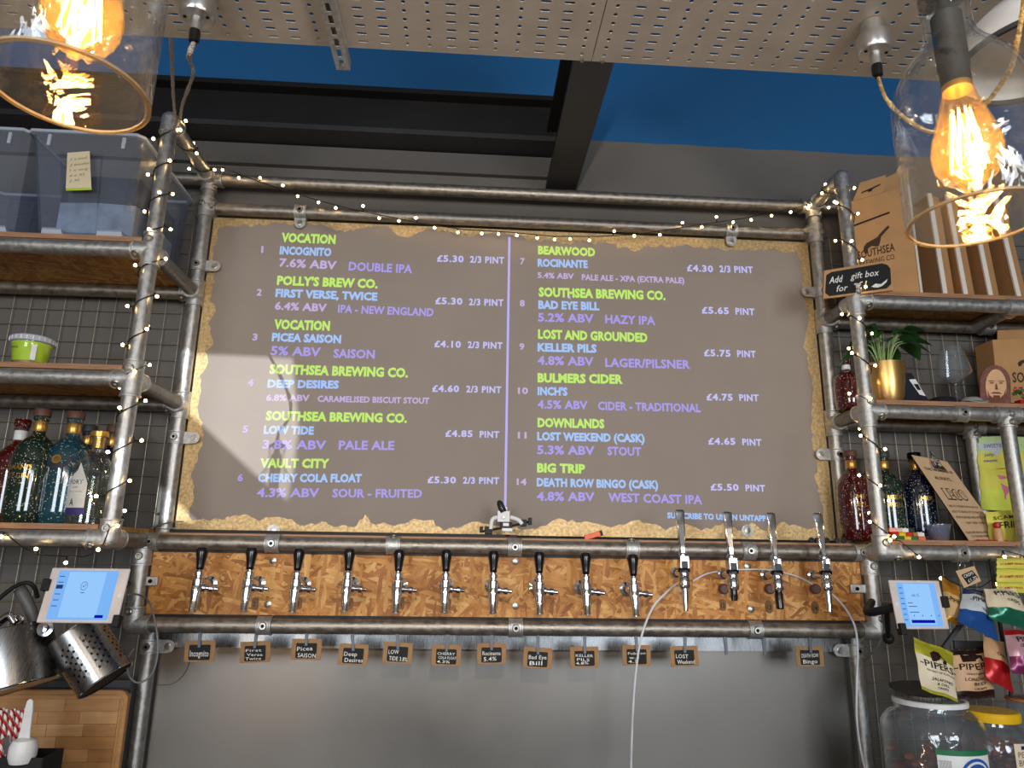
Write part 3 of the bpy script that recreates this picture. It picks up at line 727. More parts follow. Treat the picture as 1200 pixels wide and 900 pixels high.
# ------------------------------------------------------------------ beer taps
TY = -.255
def small_tap(label, loc):
    t = thing('beer_tap', label, 'tap', loc, group=None)
    a = dict(world=False)
    obj('shank', MB().prof((0, .12, -.008), (0, -1, 0), [(.024, 0), (.024, .012), (.014, .016), (.014, .10), (.019, .105), (.019, .115), (.010, .12)], 16), M['chrome'], t, **a)
    mb = MB().prof((0, 0, -.030), (0, .04, 1), [(.012, 0), (.0165, .008), (.0178, .024), (.0165, .040), (.0105, .043), (.0105, .049), (.0145, .051), (.0145, .060), (.009, .062), (.008, .070)], 18)
    obj('tap_body', mb, M['chrome'], t, **a)
    obj('spout', MB().prof((0, -.004, -.014), (0, -.20, -1), [(.0160, 0), (.0165, .012), (.0135, .035), (.0105, .066), (.0120, .069), (.0120, .075), (.0085, .075)], 18), M['chrome'], t, **a)
    lv = obj('flow_lever', MB().prof((.010, .006, -.016), (1, .10, -.10), [(.012, 0), (.012, .012), (.0075, .016), (.0075, .022), (.0115, .025), (.0115, .036), (.006, .039), (.0065, .050), (.003, .053)], 12), M['chrome'], t, **a)
    obj('handle', MB().prof((0, .003, .036), (0, .08, 1), [(.0085, 0), (.0115, .004), (.0120, .010), (.0145, .030), (.0180, .050), (.0184, .058), (.0150, .067), (.008, .071)], 18), M['black_plastic'], t, **a)
    return t
ORD = ['first', 'second', 'third', 'fourth', 'fifth', 'sixth', 'seventh', 'eighth', 'ninth', 'tenth']
proto = None
for i, (px, py_) in enumerate([(232, 682), (291, 682), (347, 683), (407, 683), (466, 684), (522, 684), (578, 685), (632, 686), (687, 687), (743, 689)]):
    p = PY(px, py_, TY); lb = 'short black-handled chrome beer tap, %s from the left of the ten' % ORD[i]
    if i == 0: proto = small_tap(lb, p); o = proto
    else: o = dup(proto, p, label=lb)
    o['group'] = 'short black-handled taps on the osb panel'
def tall_tap(label, loc, kind):
    t = thing('beer_tap', label, 'tap', loc); a = dict(world=False)
    obj('shank', MB().prof((0, .10, -.015), (0, -1, 0), [(.017, 0), (.017, .012), (.011, .015), (.011, .09)], 16), M['chrome'], t, **a)
    # flat blade handle widening upwards
    rg = []
    for z, wx, wy in ((.048, .007, .008), (.054, .0085, .009), (.075, .0095, .008), (.13, .0125, .0075), (.178, .0150, .007), (.186, .0145, .006), (.189, .011, .004)):
        y = .004+(z-.048)*.10; c = .3
        rg.append([Vector((sx_*wx*(1 if k else 1-c), y+sy_*wy*(1-c if k else 1), z)) for sx_, sy_, k in ((1, -1, 1), (1, 1, 1), (1, 1, 0), (-1, 1, 0), (-1, 1, 1), (-1, -1, 1), (-1, -1, 0), (1, -1, 0))])
    obj('blade_handle', MB().rings(rg), M['chrome'], t, ang=25, **a)
    mb = MB().prof((0, .004, .050), (0, 0, -1), [(.0125, 0), (.014, .004), (.014, .012)], 14); mb.box((0, .006, .020), (.030, .022, .042)); mb.box((-.012, -.010, .020), (.006, .012, .040)); mb.box((.012, -.010, .020), (.006, .012, .040))
    obj('tap_head', mb, M['chrome'], t, bevel=.002, **a)
    obj('pivot_block', MB().box((0, -.008, .012), (.019, .014, .022)), M['darkgrey'], t, bevel=.002, **a)
    obj('pivot_pin', MB().cyl((-.019, -.002, -.006), (.019, -.002, -.006), .006, n=12), M['screw'], t, **a)
    obj('tap_body', MB().prof((0, 0, -.004), (0, -.05, -1), [(.012, 0), (.0165, .006), (.018, .014), (.016, .024), (.018, .028), (.0185, .052), (.0165, .058), (.010, .060)], 20), M['chrome'], t, **a)
    if kind == 'long': obj('spout', MB().prof((0, -.003, -.060), (0, -.06, -1), [(.0125, 0), (.0115, .012), (.0105, .030), (.0075, .068), (.0085, .072), (.005, .073)], 18), M['chrome'], t, **a)
    elif kind == 'black': obj('black_spout', MB().prof((0, -.003, -.060), (0, -.06, -1), [(.012, 0), (.012, .010), (.0135, .014), (.0125, .056), (.009, .060)], 18), M['black_plastic'], t, **a)
    else: obj('black_spout', MB().prof((0, -.003, -.060), (0, -.06, -1), [(.011, 0), (.011, .016), (.0125, .018), (.0105, .034), (.008, .036)], 18), M['black_plastic'], t, **a)
    return t
TT = [('tall chrome blade-handled tap, leftmost of four, with long chrome spout', 801, 666, 'long'), ('tall chrome blade-handled tap with a short stubby black spout', 858, 668, 'stub'),
      ('tall chrome blade-handled tap with a long black spout', 910, 669, 'black'), ('tall chrome blade-handled tap, rightmost of four, with long chrome spout', 967, 669, 'long')]
for lb, px, py_, kd in TT: tall_tap(lb, PY(px, py_, TY), kd)['group'] = 'tall chrome taps at the right end'
# brown knobs and number tags on the OSB
YB = YO+.006
for i, px in enumerate((847, 901, 954)):
    q = PY(px, 690, YB); solo('wooden_plug', 'round brown plug on the osb just left of tall tap %s' % ('with short spout', 'with black spout', 'at far right')[i], 'plug', MB().prof(q, (0, -1, 0), [(.017, 0), (.017, .014), (.013, .018)], 16), M['brownstop'], 'brown plugs on the osb')
for px, py_, s, r in ((232, 705, '1', 0), (383, 0, '', 0), (291, 0, '', 0)):
    pass
for i, (px, py_, s, shape) in enumerate([(232, 706, '1', 0), (299, 707, '2', 0), (350, 707, '3', 0), (410, 707, '4', 0), (470, 707, '5', 0), (525, 708, '6', 0), (579, 708, '7', 0), (633, 709, '8', 0), (687, 710, '9', 0), (746, 710, '10', 0), (847, 709, '12', 0), (901, 711, '13', 1), (955, 712, '14', 1)]):
    q = PY(px, py_, YB); t = thing('number_tag', 'small brown tag numbered %s, %s' % (s, 'just below the %s small tap from the left' % ORD[int(s)-1] if int(s) <= 10 else 'below the %s tall tap from the left' % ORD[int(s)-11]), 'tag', q, group='number tags on the osb')
    wdt, hgt = (.0105, .0185) if not shape else (.0125, .021)
    pts = [Vector((wdt*math.copysign(abs(math.cos(a))**(.5 if not shape else .9), math.cos(a)), 0, hgt*math.copysign(abs(math.sin(a))**(.6 if not shape else .9), math.sin(a)))) for a in [2*PI*k/16 for k in range(16)]]
    obj('tag_plate', MB().prism([p for p in pts], (0, -.004, 0)), mat('brown_tag', (118, 84, 50), .7) if i == 0 else bpy.data.materials['brown_tag'], t, world=False)
    obj('number', text_on(s, Vector((-.0045 if len(s) == 1 else -.008, -.0042, -.009)), X, Z, .007 if len(s) == 1 else .014, .016, .0004, bold=.01), M['black_ink'], t, world=False, smooth=False)

# ------------------------------------------------------------------ chalk labels hung from the lower rail
M['tagwood'] = mat('tag_wood', (156, 118, 78), .7, var=.15, scale=30)
CT = [(234, 763, ['Incognito'], -1, 0), (299, 764, ['First', 'Verse', 'Twice'], -3, 3), (359, 761, ['Picea', 'SAISON'], 0, 0), (414, 767, ['Deep', 'Desires'], 2, -5), (466, 765, ['LOW', 'TIDE 3.8%'], 3, -2),
      (523, 768, ['CHERRY', 'COLA FLOAT', '4.3%'], 1, 5), (576, 766, ['Rocinante', '5.4%'], -1, 0), (630, 771, ['Bad Eye', 'Bill'], 3, 0), (685, 770, ['KELLER', 'PILS', '4.8%'], -1, 0), (746, 768, ['Poke on', 'w.o', '4.5'], 0, -3), (802, 769, ['LOST', 'Weekend'], -2, 2), (949, 769, ['DEATH ROW', 'Bingo'], 0, 0)]
for i, (px, py_, ls, rl, lean) in enumerate(CT):
    p = PY(px, py_, YO); top = PY(px+lean*.6, 741, YO)
    t = thing('chalk_label', 'kraft-framed chalk label reading %s hanging under the tap rail' % ' '.join(ls), 'label', p, group='chalk labels hanging under the tap rail')
    R = rot3(0, math.radians(rl), 0); wv = R @ X; hv = R @ Z
    W, H = .047, .032
    q = [p-wv*W+hv*H, p+wv*W+hv*H, p+wv*W-hv*H, p-wv*W-hv*H]
    obj('backing_card', slab_q(q, .003), M['tagwood'], t, bevel=.0006)
    f = obj('chalkboard', patch_q(q, [(.17, .2), (.83, .2), (.85, .25), (.85, .87), (.82, .92), (.18, .92), (.15, .87), (.15, .25)], .0004, .001), M['chalk'], t)
    mb = MB(); m_ = len(ls)
    for j, s in enumerate(ls):
        wf_ = min(.62, .085*len(s)+.1); vh = .40/m_ if m_ > 1 else .30
        text_q(s, q, .19+.04*(j % 2), .19+.04*(j % 2)+wf_, (.30+(.58*(j+1))/m_-.02) if m_ > 1 else .74, vh, .0022, bold=.006, mb=mb, slant=random.uniform(-.04, .04))
    obj('lettering', mb, M['white_ink'], t, smooth=False)
    # the grey plastic clip that holds it
    c = solo('label_clip', 'grey plastic clip holding the %s chalk label' % ' '.join(ls), 'clip', MB().prism([top+Vector((-.006, .004, .03)), top+Vector((.008, .004, .03)), p+hv*.012+Vector((.004, -.006, 0)), p+hv*.012+Vector((-.004, -.006, 0))], (0, -.005, 0)).box(top+Vector((0, .0, .02)), (.022, .02, .02)), M['greyclip'], 'grey clips under the tap rail')
for i, px in enumerate((849, 894)):
    top = PY(px, 741, YO); e = PY(px+1, 767, YO)
    solo('label_clip', 'empty grey plastic clip, %s of the two at the right' % ('left', 'right')[i], 'clip', MB().prism([top+Vector((-.008, .004, .03)), top+Vector((.008, .004, .03)), e+Vector((.005, -.006, 0)), e+Vector((-.004, -.006, 0))], (0, -.005, 0)).box(top+Vector((0, .0, .02)), (.024, .02, .02)), M['greyclip'], 'grey clips under the tap rail')

# ------------------------------------------------------------------ hoses and cables
def smooth_path(pts, n=8):
    pts = [Vector(p) for p in pts]; out = []
    for i in range(len(pts)-1):
        p0 = pts[max(i-1, 0)]; p1 = pts[i]; p2 = pts[i+1]; p3 = pts[min(i+2, len(pts)-1)]
        for k in range(n):
            t = k/n; out.append(.5*((2*p1)+(p2-p0)*t+(2*p0-5*p1+4*p2-p3)*t*t+(3*p1-p0-3*p2+p3)*t**3))
    out.append(pts[-1]); return out
h = [PY(793, 684, YB-.01), PY(780, 695, -.20), PY(765, 712, -.22), PY(752, 745, -.22), PY(745, 790, -.21), PY(741, 850, -.20), PY(739, 925, -.19)]
solo('clear_hose', 'white plastic hose hanging from behind the leftmost tall tap', 'hose', MB().tube(smooth_path(h), .0035, 8), M['tube'])
h = [PY(975, 696, -.20), PY(990, 712, -.22), PY(1002, 735, -.23), PY(1005, 765, -.22), PY(1004, 800, -.2), PY(1004, 840, -.19), PY(1008, 875, -.18), PY(1016, 910, -.17)]
solo('clear_hose', 'white plastic hose hanging from the rightmost tall tap', 'hose', MB().tube(smooth_path(h), .0035, 8), M['tube'])
h = [PY(812, 681, YB-.008), PY(830, 672, YB-.008), PY(860, 668, YB-.008), PY(900, 668, YB-.008), PY(935, 676, YB-.008), PY(957, 688, YB-.008)]
solo('clear_hose', 'pale hose looped across the osb behind the tall taps', 'hose', MB().tube(smooth_path(h), .0028, 8), M['tube'])
h = [PY(150, 697, -.47), PY(163, 697, -.40), PY(175, 706, -.32), PY(183, 735, -.30), PY(185, 765, -.30), PY(178, 790, -.30), PY(163, 800, -.30), PY(152, 793, -.30), PY(149, 775, -.29), PY(157, 760, -.26)]
solo('tablet_cable', 'grey charging cable looping down from the left tablet', 'cable', MB().tube(smooth_path(h), .0028, 8), M['greycable'])
h = [PY(1045, 706, -.48), PY(1036, 706, -.4), PY(1033, 715, -.3), PY(1036, 735, -.25), PY(1030, 755, -.2), PY(1022, 765, -.15), PY(1012, 775, -.05)]
solo('tablet_cable', 'grey charging cable behind the right tablet', 'cable', MB().tube(smooth_path(h), .003, 8), M['greycable'])
h = [PY(222, 776, .028), PY(214, 792, .028), PY(200, 802, .028), PY(183, 803, .028)]
solo('thin_cable', 'thin dark cable lying against splashback under the first chalk label', 'cable', MB().tube(smooth_path(h), .0016, 6), M['greycable'])
h = [PY(172, 625, -.02), PY(180, 617, -.04), PY(200, 612, -.04), PY(215, 611, -.03)]
solo('thin_cable', 'thin pale cable at the lower left corner of the board', 'cable', MB().tube(smooth_path(h), .002, 6), M['greycable'])

# ------------------------------------------------------------------ tablets
def tablet(label, c, w, h, rx, rz, home, face, loc_bar):
    t = thing('tablet', label, 'tablet', c); R = rot3(rx, 0, rz); wv = R @ X*(w/2); hv = R @ Z*(h/2); c = Vector(c)
    q = [c-wv+hv, c+wv+hv, c+wv-hv, c-wv-hv]
    obj('bezel', slab_q(q, .007), M['rim'], t, bevel=.003)
    su0, su1, sv0, sv1 = (.10, .90, .05, .95)
    if home < 0: su0, su1 = .13, .89
    else: su0, su1 = .11, .87
    obj('screen', patch_q(q, [(su0, sv0), (su1, sv0), (su1, sv1), (su0, sv1)], .0002, .0008), bpy.data.materials.get('tablet_screen') or emis('tablet_screen', (128, 184, 250), .95), t, smooth=False)
    pane = bpy.data.materials.get('screen_panel') or emis('screen_panel', (150, 200, 252), 1.0)
    dk = bpy.data.materials.get('screen_ink') or emis('screen_ink', (46, 62, 110), .8)
    bt = bpy.data.materials.get('screen_button') or emis('screen_button', (14, 22, 190), .8)
    u = lambda a: su0+(su1-su0)*a; v = lambda a: sv0+(sv1-sv0)*a
    pu0, pu1 = (.18, .80) if home > 0 else (.16, .84)
    obj('screen_panel', patch_q(q, [(u(pu0), v(.03)), (u(pu1), v(.03)), (u(pu1), v(.95)), (u(pu0), v(.95))], .0011, .0002), pane, t, smooth=False)
    if loc_bar: pts = [(u(.78), v(.90)), (u(.92), v(.90)), (u(.92), v(.96)), (u(.78), v(.96))]
    else: pts = [(u(.20), v(.85)), (u(.80), v(.85)), (u(.80), v(.92)), (u(.20), v(.92))]
    obj('screen_button', patch_q(q, pts, .0015, .0002), bt, t, smooth=False)
    mb = MB()
    for k in range(6 if loc_bar else 7): patch_q(q, [(u(.03), v(.12+.12*k)), (u(.12), v(.12+.12*k)), (u(.12), v(.135+.12*k)), (u(.03), v(.135+.12*k))], .0015, .0002, mb)
    if loc_bar: patch_q(q, [(u(.02), v(.30)), (u(.13), v(.30)), (u(.13), v(.38)), (u(.02), v(.38))], .0015, .0002, mb)
    if loc_bar:
        ring = [(u(.48+.055*math.cos(a)), v(.32+.09*math.sin(a))) for a in [2*PI*k/20 for k in range(20)]]
        for k in range(20):
            a, b = ring[k], ring[(k+1) % 20]; cx, cyy = u(.48), v(.32)
            patch_q(q, [a, b, (cx+(b[0]-cx)*.9, cyy+(b[1]-cyy)*.9), (cx+(a[0]-cx)*.9, cyy+(a[1]-cyy)*.9)], .0015, .0002, mb)
        patch_q(q, [(u(.455), v(.32)), (u(.475), v(.35)), (u(.51), v(.28)), (u(.505), v(.27)), (u(.475), v(.335)), (u(.46), v(.31))], .0015, .0002, mb)
        patch_q(q, [(u(.45), v(.45)), (u(.51), v(.45)), (u(.51), v(.463)), (u(.45), v(.463))], .0015, .0002, mb)
    else:
        text_q('£6.15', q, u(.34), u(.52), v(.32), .06, .0015, .004, mb)
        for v_, a, b_ in ((.46, .2, .32), (.54, .2, .42), (.67, .2, .44)): patch_q(q, [(u(a), v(v_)), (u(b_), v(v_)), (u(b_), v(v_+.015)), (u(a), v(v_+.015))], .0015, .0002, mb)
        for a in (.28, .5, .72, .92): patch_q(q, [(u(a), v(.74)), (u(a+.02), v(.74)), (u(a+.02), v(.77)), (u(a), v(.77))], .0015, .0002, mb)
    obj('screen_lettering', mb, dk, t, smooth=False)
    hc = quadpt(q, .95 if home > 0 else .06, .5); n = (q[1]-q[0]).cross(q[0]-q[3]).normalized()
    obj('home_button', MB().prof(hc, n, [(.006, 0), (.006, .0012), (.0048, .0012), (.0048, .0004)], 16), M['white'], t)
    # clamp holding it
    for uu, vv in ((0.0, .33), (1.0, .97)) if home > 0 else ((1.0, .45), (.06, 1.0)):
        e = quadpt(q, uu, vv); obj('clamp_jaw', MB().box(e+n*.001, (.018, .022, .032), R), M['black'], t, bevel=.002)
    return q
cL = (PY(46, 728, -.5)+PY(136, 728, -.5)+PY(58, 667, -.5)+PY(153, 667, -.5))/4
tablet('tablet with rose bezel showing a tick, mounted at left', cL, .211, .147, math.radians(-14), math.radians(0), 1, 0, True)
cR = (PY(1050, 735, -.5)+PY(1113, 737, -.5)+PY(1041, 680, -.5)+PY(1104, 682, -.5))/4
tablet('pale-rimmed tablet with blue pay button, mounted at right beside crisps', cR, .163, .138, math.radians(-8), math.radians(4), -1, 0, False)
solo('tablet_mount', 'black arm mount behind the left tablet', 'bracket', MB().tube(smooth_path([cL+Vector((.02, .012, 0)), cL+Vector((.03, .10, 0)), Vector((XL-.02, YO-.03, cL.z+.02))]), .008, 8), M['black'])
solo('tablet_mount', 'black arm mount with ball knob behind the right tablet', 'bracket', MB().tube(smooth_path([cR+Vector((-.03, .012, 0)), cR+Vector((-.10, .10, -.03)), PY(1018, 705, YO)+Vector((0, -.02, 0))]), .012, 8).sphere(PY(1041, 748, -.3), .018, 12, 8).tube([PY(1041, 748, -.3), cR+Vector((-.06, .07, -.03))], .008), M['black'])

# ------------------------------------------------------------------ glass bottle pendants
def pendant(label, rim, tilt, roll):
    t = thing('bottle_pendant', label, 'pendant lamp', rim, (tilt, roll, 0)); a = dict(world=False)
    pr = [(.0618, 0), (.0630, .002), (.0635, .11), (.0630, .135), (.060, .150), (.053, .166), (.043, .181), (.034, .193), (.027, .205), (.0235, .218), (.0225, .240), (.0240, .246), (.0245, .256), (.022, .262)]
    obj('bottle_shade', MB().shell((0, 0, 0), pr, .0035, 48), M['glass'], t, **a)
    obj('cut_rim', MB().prof((0, 0, -.0008), (0, 0, 1), [(.0596, 0), (.0633, 0), (.0633, .0024), (.0596, .0024), (.0596, 0)], 48, cap=False), bpy.data.materials.get('rim_glass') or glass('rim_glass', (.85, .78, .6), .08, 1, .35, (.75, .6, .4)), t, **a)
    hl = obj('lamp_holder', MB().lathe((0, 0, .152), [(.010, 0), (.0140, 0), (.0140, .018), (.0150, .022), (.0150, .040), (.0150, .085), (.010, .09), (.005, .11)], 20), M['black'], t, **a)
    obj('holder_cap', MB().lathe((0, 0, .262), [(.024, -.002), (.024, .004), (.012, .012), (.006, .020), (.0035, .022)], 20), M['bolt'], t, **a)
    bp_ = [(.0005, .038), (.012, .040), (.024, .048), (.031, .062), (.0325, .076), (.030, .092), (.024, .112), (.018, .132), (.0145, .146), (.0135, .154)]
    bl = obj('bulb', MB().shell((0, 0, 0), bp_, .0008, 32), M['bulbglass'], t, **a)
    obj('bulb_cap', MB().lathe((0, 0, .146), [(.0138, 0), (.0142, .006), (.0125, .010)], 20), M['copper'], bl, **a)
    fl = MB(); nn = 9
    pts = []
    for k in range(nn):
        an = 2*PI*k/nn; an2 = 2*PI*(k+.5)/nn
        lo = Vector((math.cos(an)*.0165, math.sin(an)*.0165, .058)); hi = Vector((math.cos(an2)*.0085, math.sin(an2)*.0085, .122))
        lo2 = Vector((math.cos(an+2*PI/nn)*.0165, math.sin(an+2*PI/nn)*.0165, .058))
        fl.tube([lo, (lo+hi)/2+Vector((random.uniform(-1, 1), random.uniform(-1, 1), 0))*.001, hi], .0009, 6); fl.tube([hi, lo2], .0009, 6)
    obj('filament', fl, M['filament'], bl, **a)
    st_ = MB().cyl((0, 0, .145), (0, 0, .060), .0022, n=8).sphere((0, 0, .058), .004, 8, 6)
    obj('glass_stem', st_, M['bulbglass'], bl, **a)
    l = bpy.data.lights.new('bulb_light', 'POINT'); l.energy = 2.0; l.color = (1, .68, .36); l.shadow_soft_size = .018
    lo_ = bpy.data.objects.new('bulb_light', l); COL.objects.link(lo_); lo_.parent = t; lo_.location = (0, 0, .085)
    return t
rimR = CAM+ray(1146, 258)*.70; rimL = CAM+ray(80, 106)*.60
pR = pendant('clear bottle pendant lamp hanging at the top right', rimR, 0, 0)
pL = pendant('clear bottle pendant lamp hanging at the top left, cut off by the frame', rimL, 0, 0)
def rose(label, p):
    t = thing('ceiling_rose', label, 'lamp fitting', p)
    obj('cup', MB().prof(p, (0, 0, -1), [(.020, 0), (.024, .002), (.024, .030), (.012, .030)], 24), M['alu'], t)
    obj('cap', MB().prof(p, (0, 0, -1), [(.016, .031), (.0335, .033), (.034, .040), (.034, .066), (.030, .072), (.012, .074)], 28), M['alu'], t)
    for s in (-1, 1): obj('cap_screw', MB().prof(p+Vector((s*.022, -.004, -.071)), (0, 0, -1), [(.004, 0), (.0035, .003)], 8), M['screw'], t)
    obj('nipple', MB().prof(p, (0, 0, -1), [(.012, .070), (.011, .102), (.009, .104)], 16), M['alu'], t)
    obj('cord_grip', MB().prof(p, (0, 0, -1), [(.0105, .098), (.011, .108), (.010, .128), (.006, .132), (.004, .132)], 12), M['black_plastic'], t)
    return p+Vector((0, 0, -.13))
def braided(name, label, pts, m, r=.0038):
    ps = smooth_path(pts, 14); t = MB().tube(ps, r*.8, 8); 
    # two strands twisted round the core give the cord its rope-like edge
    L = 0
    for ph in (0, PI):
        q = []; L = 0
        for i, p in enumerate(ps):
            if i: L += (p-ps[i-1]).length
            d = (ps[min(i+1, len(ps)-1)]-ps[max(i-1, 0)]).normalized(); u, v, _ = basis(d); a = L*520+ph
            q.append(p+(u*math.cos(a)+v*math.sin(a))*r*.45)
        t.tube(q, r*.65, 6)
    return solo(name, label, 'cord', t, m)
pr_ = PZ(1021, 28, TZ); e = rose('chrome ceiling rose under the tray beside the right pendant', pr_)
topR = rimR+Vector((0, 0, .278))
braided('braided_cord', 'golden braided cord from the chrome rose to the right pendant', [e, e+Vector((.005, 0, -.03)), CAM+ray(1040, 118)*1.25, CAM+ray(1060, 138)*1.2, CAM+ray(1095, 155)*1.12, CAM+ray(1140, 135)*1.05, CAM+ray(1172, 100)*1.0, CAM+ray(1190, 60)*.95, CAM+ray(1195, -40)*.9, topR+Vector((.03, .02, .10)), topR+Vector((0, 0, .02)), topR], M['cordgold'])
pl_ = PZ(236, -14, TZ); e = rose('chrome ceiling rose under the tray beside the left pendant', pl_)
hook = PY(206, 152, YL-.01)
topL = rimL+Vector((0, 0, .278))
braided('braided_cord', 'grey braided cord draped from the left rose over the pipe to the left pendant', [e, e+Vector((-.005, 0, -.03)), PY(223, 72, -.9), PY(226, 88, -.8), PY(214, 122, -.55), PY(210, 142, YL-.015), hook+Vector((.0, -.025, -.01)), PY(205, 140, YL-.04), PY(203, 110, -.6), PY(201, 60, -.9), PY(198, 10, -1.2), PY(190, -60, -1.6), topL+Vector((.02, .02, .12)), topL+Vector((0, 0, .02)), topL], M['cord'], .0052)
# pale dome pendant further back at the right edge
c = PZ(1216, 70, 2.42)
t = thing('dome_pendant', 'white dome pendant shade with dark rim, cut by the right edge', 'pendant lamp', c)
obj('shade', MB().shell(c, [(.118, 0), (.116, .02), (.10, .06), (.07, .09), (.03, .105), (.012, .11)], .002, 40), [M['white']], t)
obj('rim', MB().prof(c+Vector((0, 0, -.003)), (0, 0, 1), [(.115, 0), (.121, 0), (.121, .008), (.115, .008), (.115, 0)], 40, cap=False), M['darkgrey'], t)
obj('flex', MB().cyl(c+Vector((0, 0, .1)), c+Vector((0, 0, 1.3)), .003, n=8), M['black'], t)

# ------------------------------------------------------------------ fairy lights
fp = []; 
def spiral(x, y, z0, z1, turns, ph=0, r=.029, horizontal=False, y1=None):
    n_ = int(abs(turns)*14)
    for k in range(n_+1):
        a = ph+2*PI*turns*k/n_; s = k/n_
        if not horizontal: fp.append(Vector((x+r*math.cos(a), y+r*math.sin(a), z0+(z1-z0)*s)))
        else: fp.append(Vector((x+r*math.cos(a), y+(y1-y)*s, z0+(z1-z0)*s+r*math.sin(a))))
for q in [(-30, 618), (5, 624), (25, 640), (45, 650), (78, 652), (100, 652), (118, 645)]: fp.append(PY(*q, YL-.035))
spiral(XL, YL, ZS3+.03, ZT1-.06, 11, -1.2)
spiral(XL, YL+.03, ZT1+.0, ZT1+.0, 2.2, 0, .028, True, -.05)
for q in [(262, 196), (280, 204), (304, 213), (330, 222), (370, 234), (415, 246), (456, 254), (500, 263), (545, 269), (597, 272), (650, 277), (700, 277), (745, 275), (790, 268), (830, 262), (870, 256), (900, 250), (925, 246), (945, 240), (958, 236)]: fp.append(PY(*q, -.045))
spiral(XR, -.03, ZT1, ZT1, 1.6, PI, .028, True, YR+.03)
spiral(XR, YR, ZT1-.04, ZS3+.03, 9, 0)
for q in [(1040, 632), (1055, 634), (1072, 648), (1090, 662), (1100, 672), (1112, 680), (1130, 688), (1150, 688), (1165, 678), (1172, 660), (1175, 645), (1188, 648), (1210, 655)]: fp.append(PY(*q, YR-.04))
fl = thing('fairy_lights', 'string of warm white fairy lights wound along the pipes', 'string lights', (XL, YL, ZS3))
sm = [fp[0]]
for i in range(1, len(fp)):
    k = max(1, int((fp[i]-fp[i-1]).length/.03))
    for j in range(1, k+1): sm.append(fp[i-1]+(fp[i]-fp[i-1])*(j/k))
wire = obj('wire', MB().tube(sm, .0018, 6), M['black'], fl)
acc = 0; nb = 0; bulb_me = None; random.seed(3)
for i in range(1, len(sm)):
    acc += (sm[i]-sm[i-1]).length
    if acc > .066:
        acc = 0; nb += 1; d = (sm[i]-sm[i-1]).normalized()
        # stub leaves sideways, away from whatever pipe the wire hugs
        near = None
        p = sm[i]
        if abs(p.x-XL) < .06 and p.y < -.06: out = Vector((p.x-XL, (p.y-YL)*1.0 if p.z < ZT1-.03 else 0, 0 if p.z < ZT1-.03 else p.z-ZT1))
        elif abs(p.x-XR) < .06 and p.y < -.06: out = Vector((p.x-XR, (p.y-YR) if p.z < ZT1-.03 else 0, 0 if p.z < ZT1-.03 else p.z-ZT1))
        else: out = Vector((random.uniform(-.3, .3), -.3, -1 if random.random() < .82 else .9))
        if out.length < 1e-4: out = Vector((0, -1, 0))
        out = (out.normalized()+Vector((random.uniform(-.4, .4), random.uniform(-.3, .1), random.uniform(-.4, .4)))).normalized()
        L = random.uniform(.010, .02); tip = p+out*L
        u_ = obj('bulb_stub', MB().cyl(p, tip, .0022, .0028, 6), M['black'], fl)
        if bulb_me is None:
            bo = obj('fairy_bulb', MB().sphere((0, 0, 0), .0052, 12, 8), M['fairy'], u_, world=False); bulb_me = bo.data
        else:
            bo = bpy.data.objects.new('fairy_bulb', bulb_me); COL.objects.link(bo); bo.parent = u_
        bo.location = tip+out*.003-ROOT[fl.name]

# ------------------------------------------------------------------ left shelves: things
def tub(label, x0, x1, seed):
    """nestable storage tub: tapered walls, recessed centre panel, corner feet, rolled rim"""
    z0, z1 = SL1+.001, 2.962; yf, yb = YL+.004, .035; t = thing('storage_tub', label, 'storage box', ((x0+x1)/2, (yf+yb)/2, z0), group='plastic tubs on the upper left shelf')
    def ring(s, ex, rec):   # s 0..1 height; outline front-left clockwise with recess in the front
        a0 = x0-ex*s; a1 = x1+ex*s*.25; b0 = yf-.03*s; b1 = yb+.0*s; w = a1-a0; r = .02
        pts = [(a0+r, b0), (a0+w*.27, b0), (a0+w*.32, b0+rec), (a0+w*.62, b0+rec), (a0+w*.67, b0), (a1-r, b0), (a1, b0+r), (a1, b0+.12), (a1-rec*.6, b0+.14), (a1-rec*.6, b1-.12), (a1, b1-.10), (a1, b1-r), (a1-r, b1), (a0+r, b1), (a0, b1-r), (a0, b0+r)]
        return [Vector((x, y, z0+.02+(z1-z0-.02)*s)) for x, y in pts]
    mb = MB(); mb.rings([ring(0, .055, .018), ring(.25, .055, .018), ring(.78, .055, .018), ring(.80, .055, .002), ring(1, .055, 0)], True, False)
    obj('tub_body', mb, M['tub'], t)
    rm = MB(); a = ring(1, .055, 0); c = sum(a, Vector())/len(a)
    def off(pts, d, dz): return [Vector((p.x+d*(1 if p.x > c.x else -1), p.y+d*(1 if p.y > c.y else -1), p.z+dz)) for p in pts]
    rm.rings([off(a, 0, -.004), off(a, .010, -.004), off(a, .012, .004), off(a, .006, .009), off(a, -.001, .006)], closed=True); obj('rolled_rim', rm, M['tub_rim'], t)
    ft = ring(0, .055, 0)
    for i, (p, q_) in enumerate(((0, 1), (4, 5))):
        A, B = ft[p], ft[q_]; f = MB(); f.prism([A+Vector((0, 0, -.02)), B+Vector((.01, 0, -.02)), B+Vector((0, 0, .006)), A+Vector((0, 0, .006))], (0, .07, 0)); obj('foot', f, M['tub_rim'], t)
    for x in (x0+.0, x1-.05): obj('moulded_clip', MB().box((x+.012, yf-.033, z1-.03), (.010, .006, .04)), M['tub_rim'], t)
    return t
tb = tub('translucent tub with handwritten paper note, beside left post', -1.424, -1.135, 0)
tub('translucent tub at the far left, cut by the frame edge', -1.80, -1.500, 1)
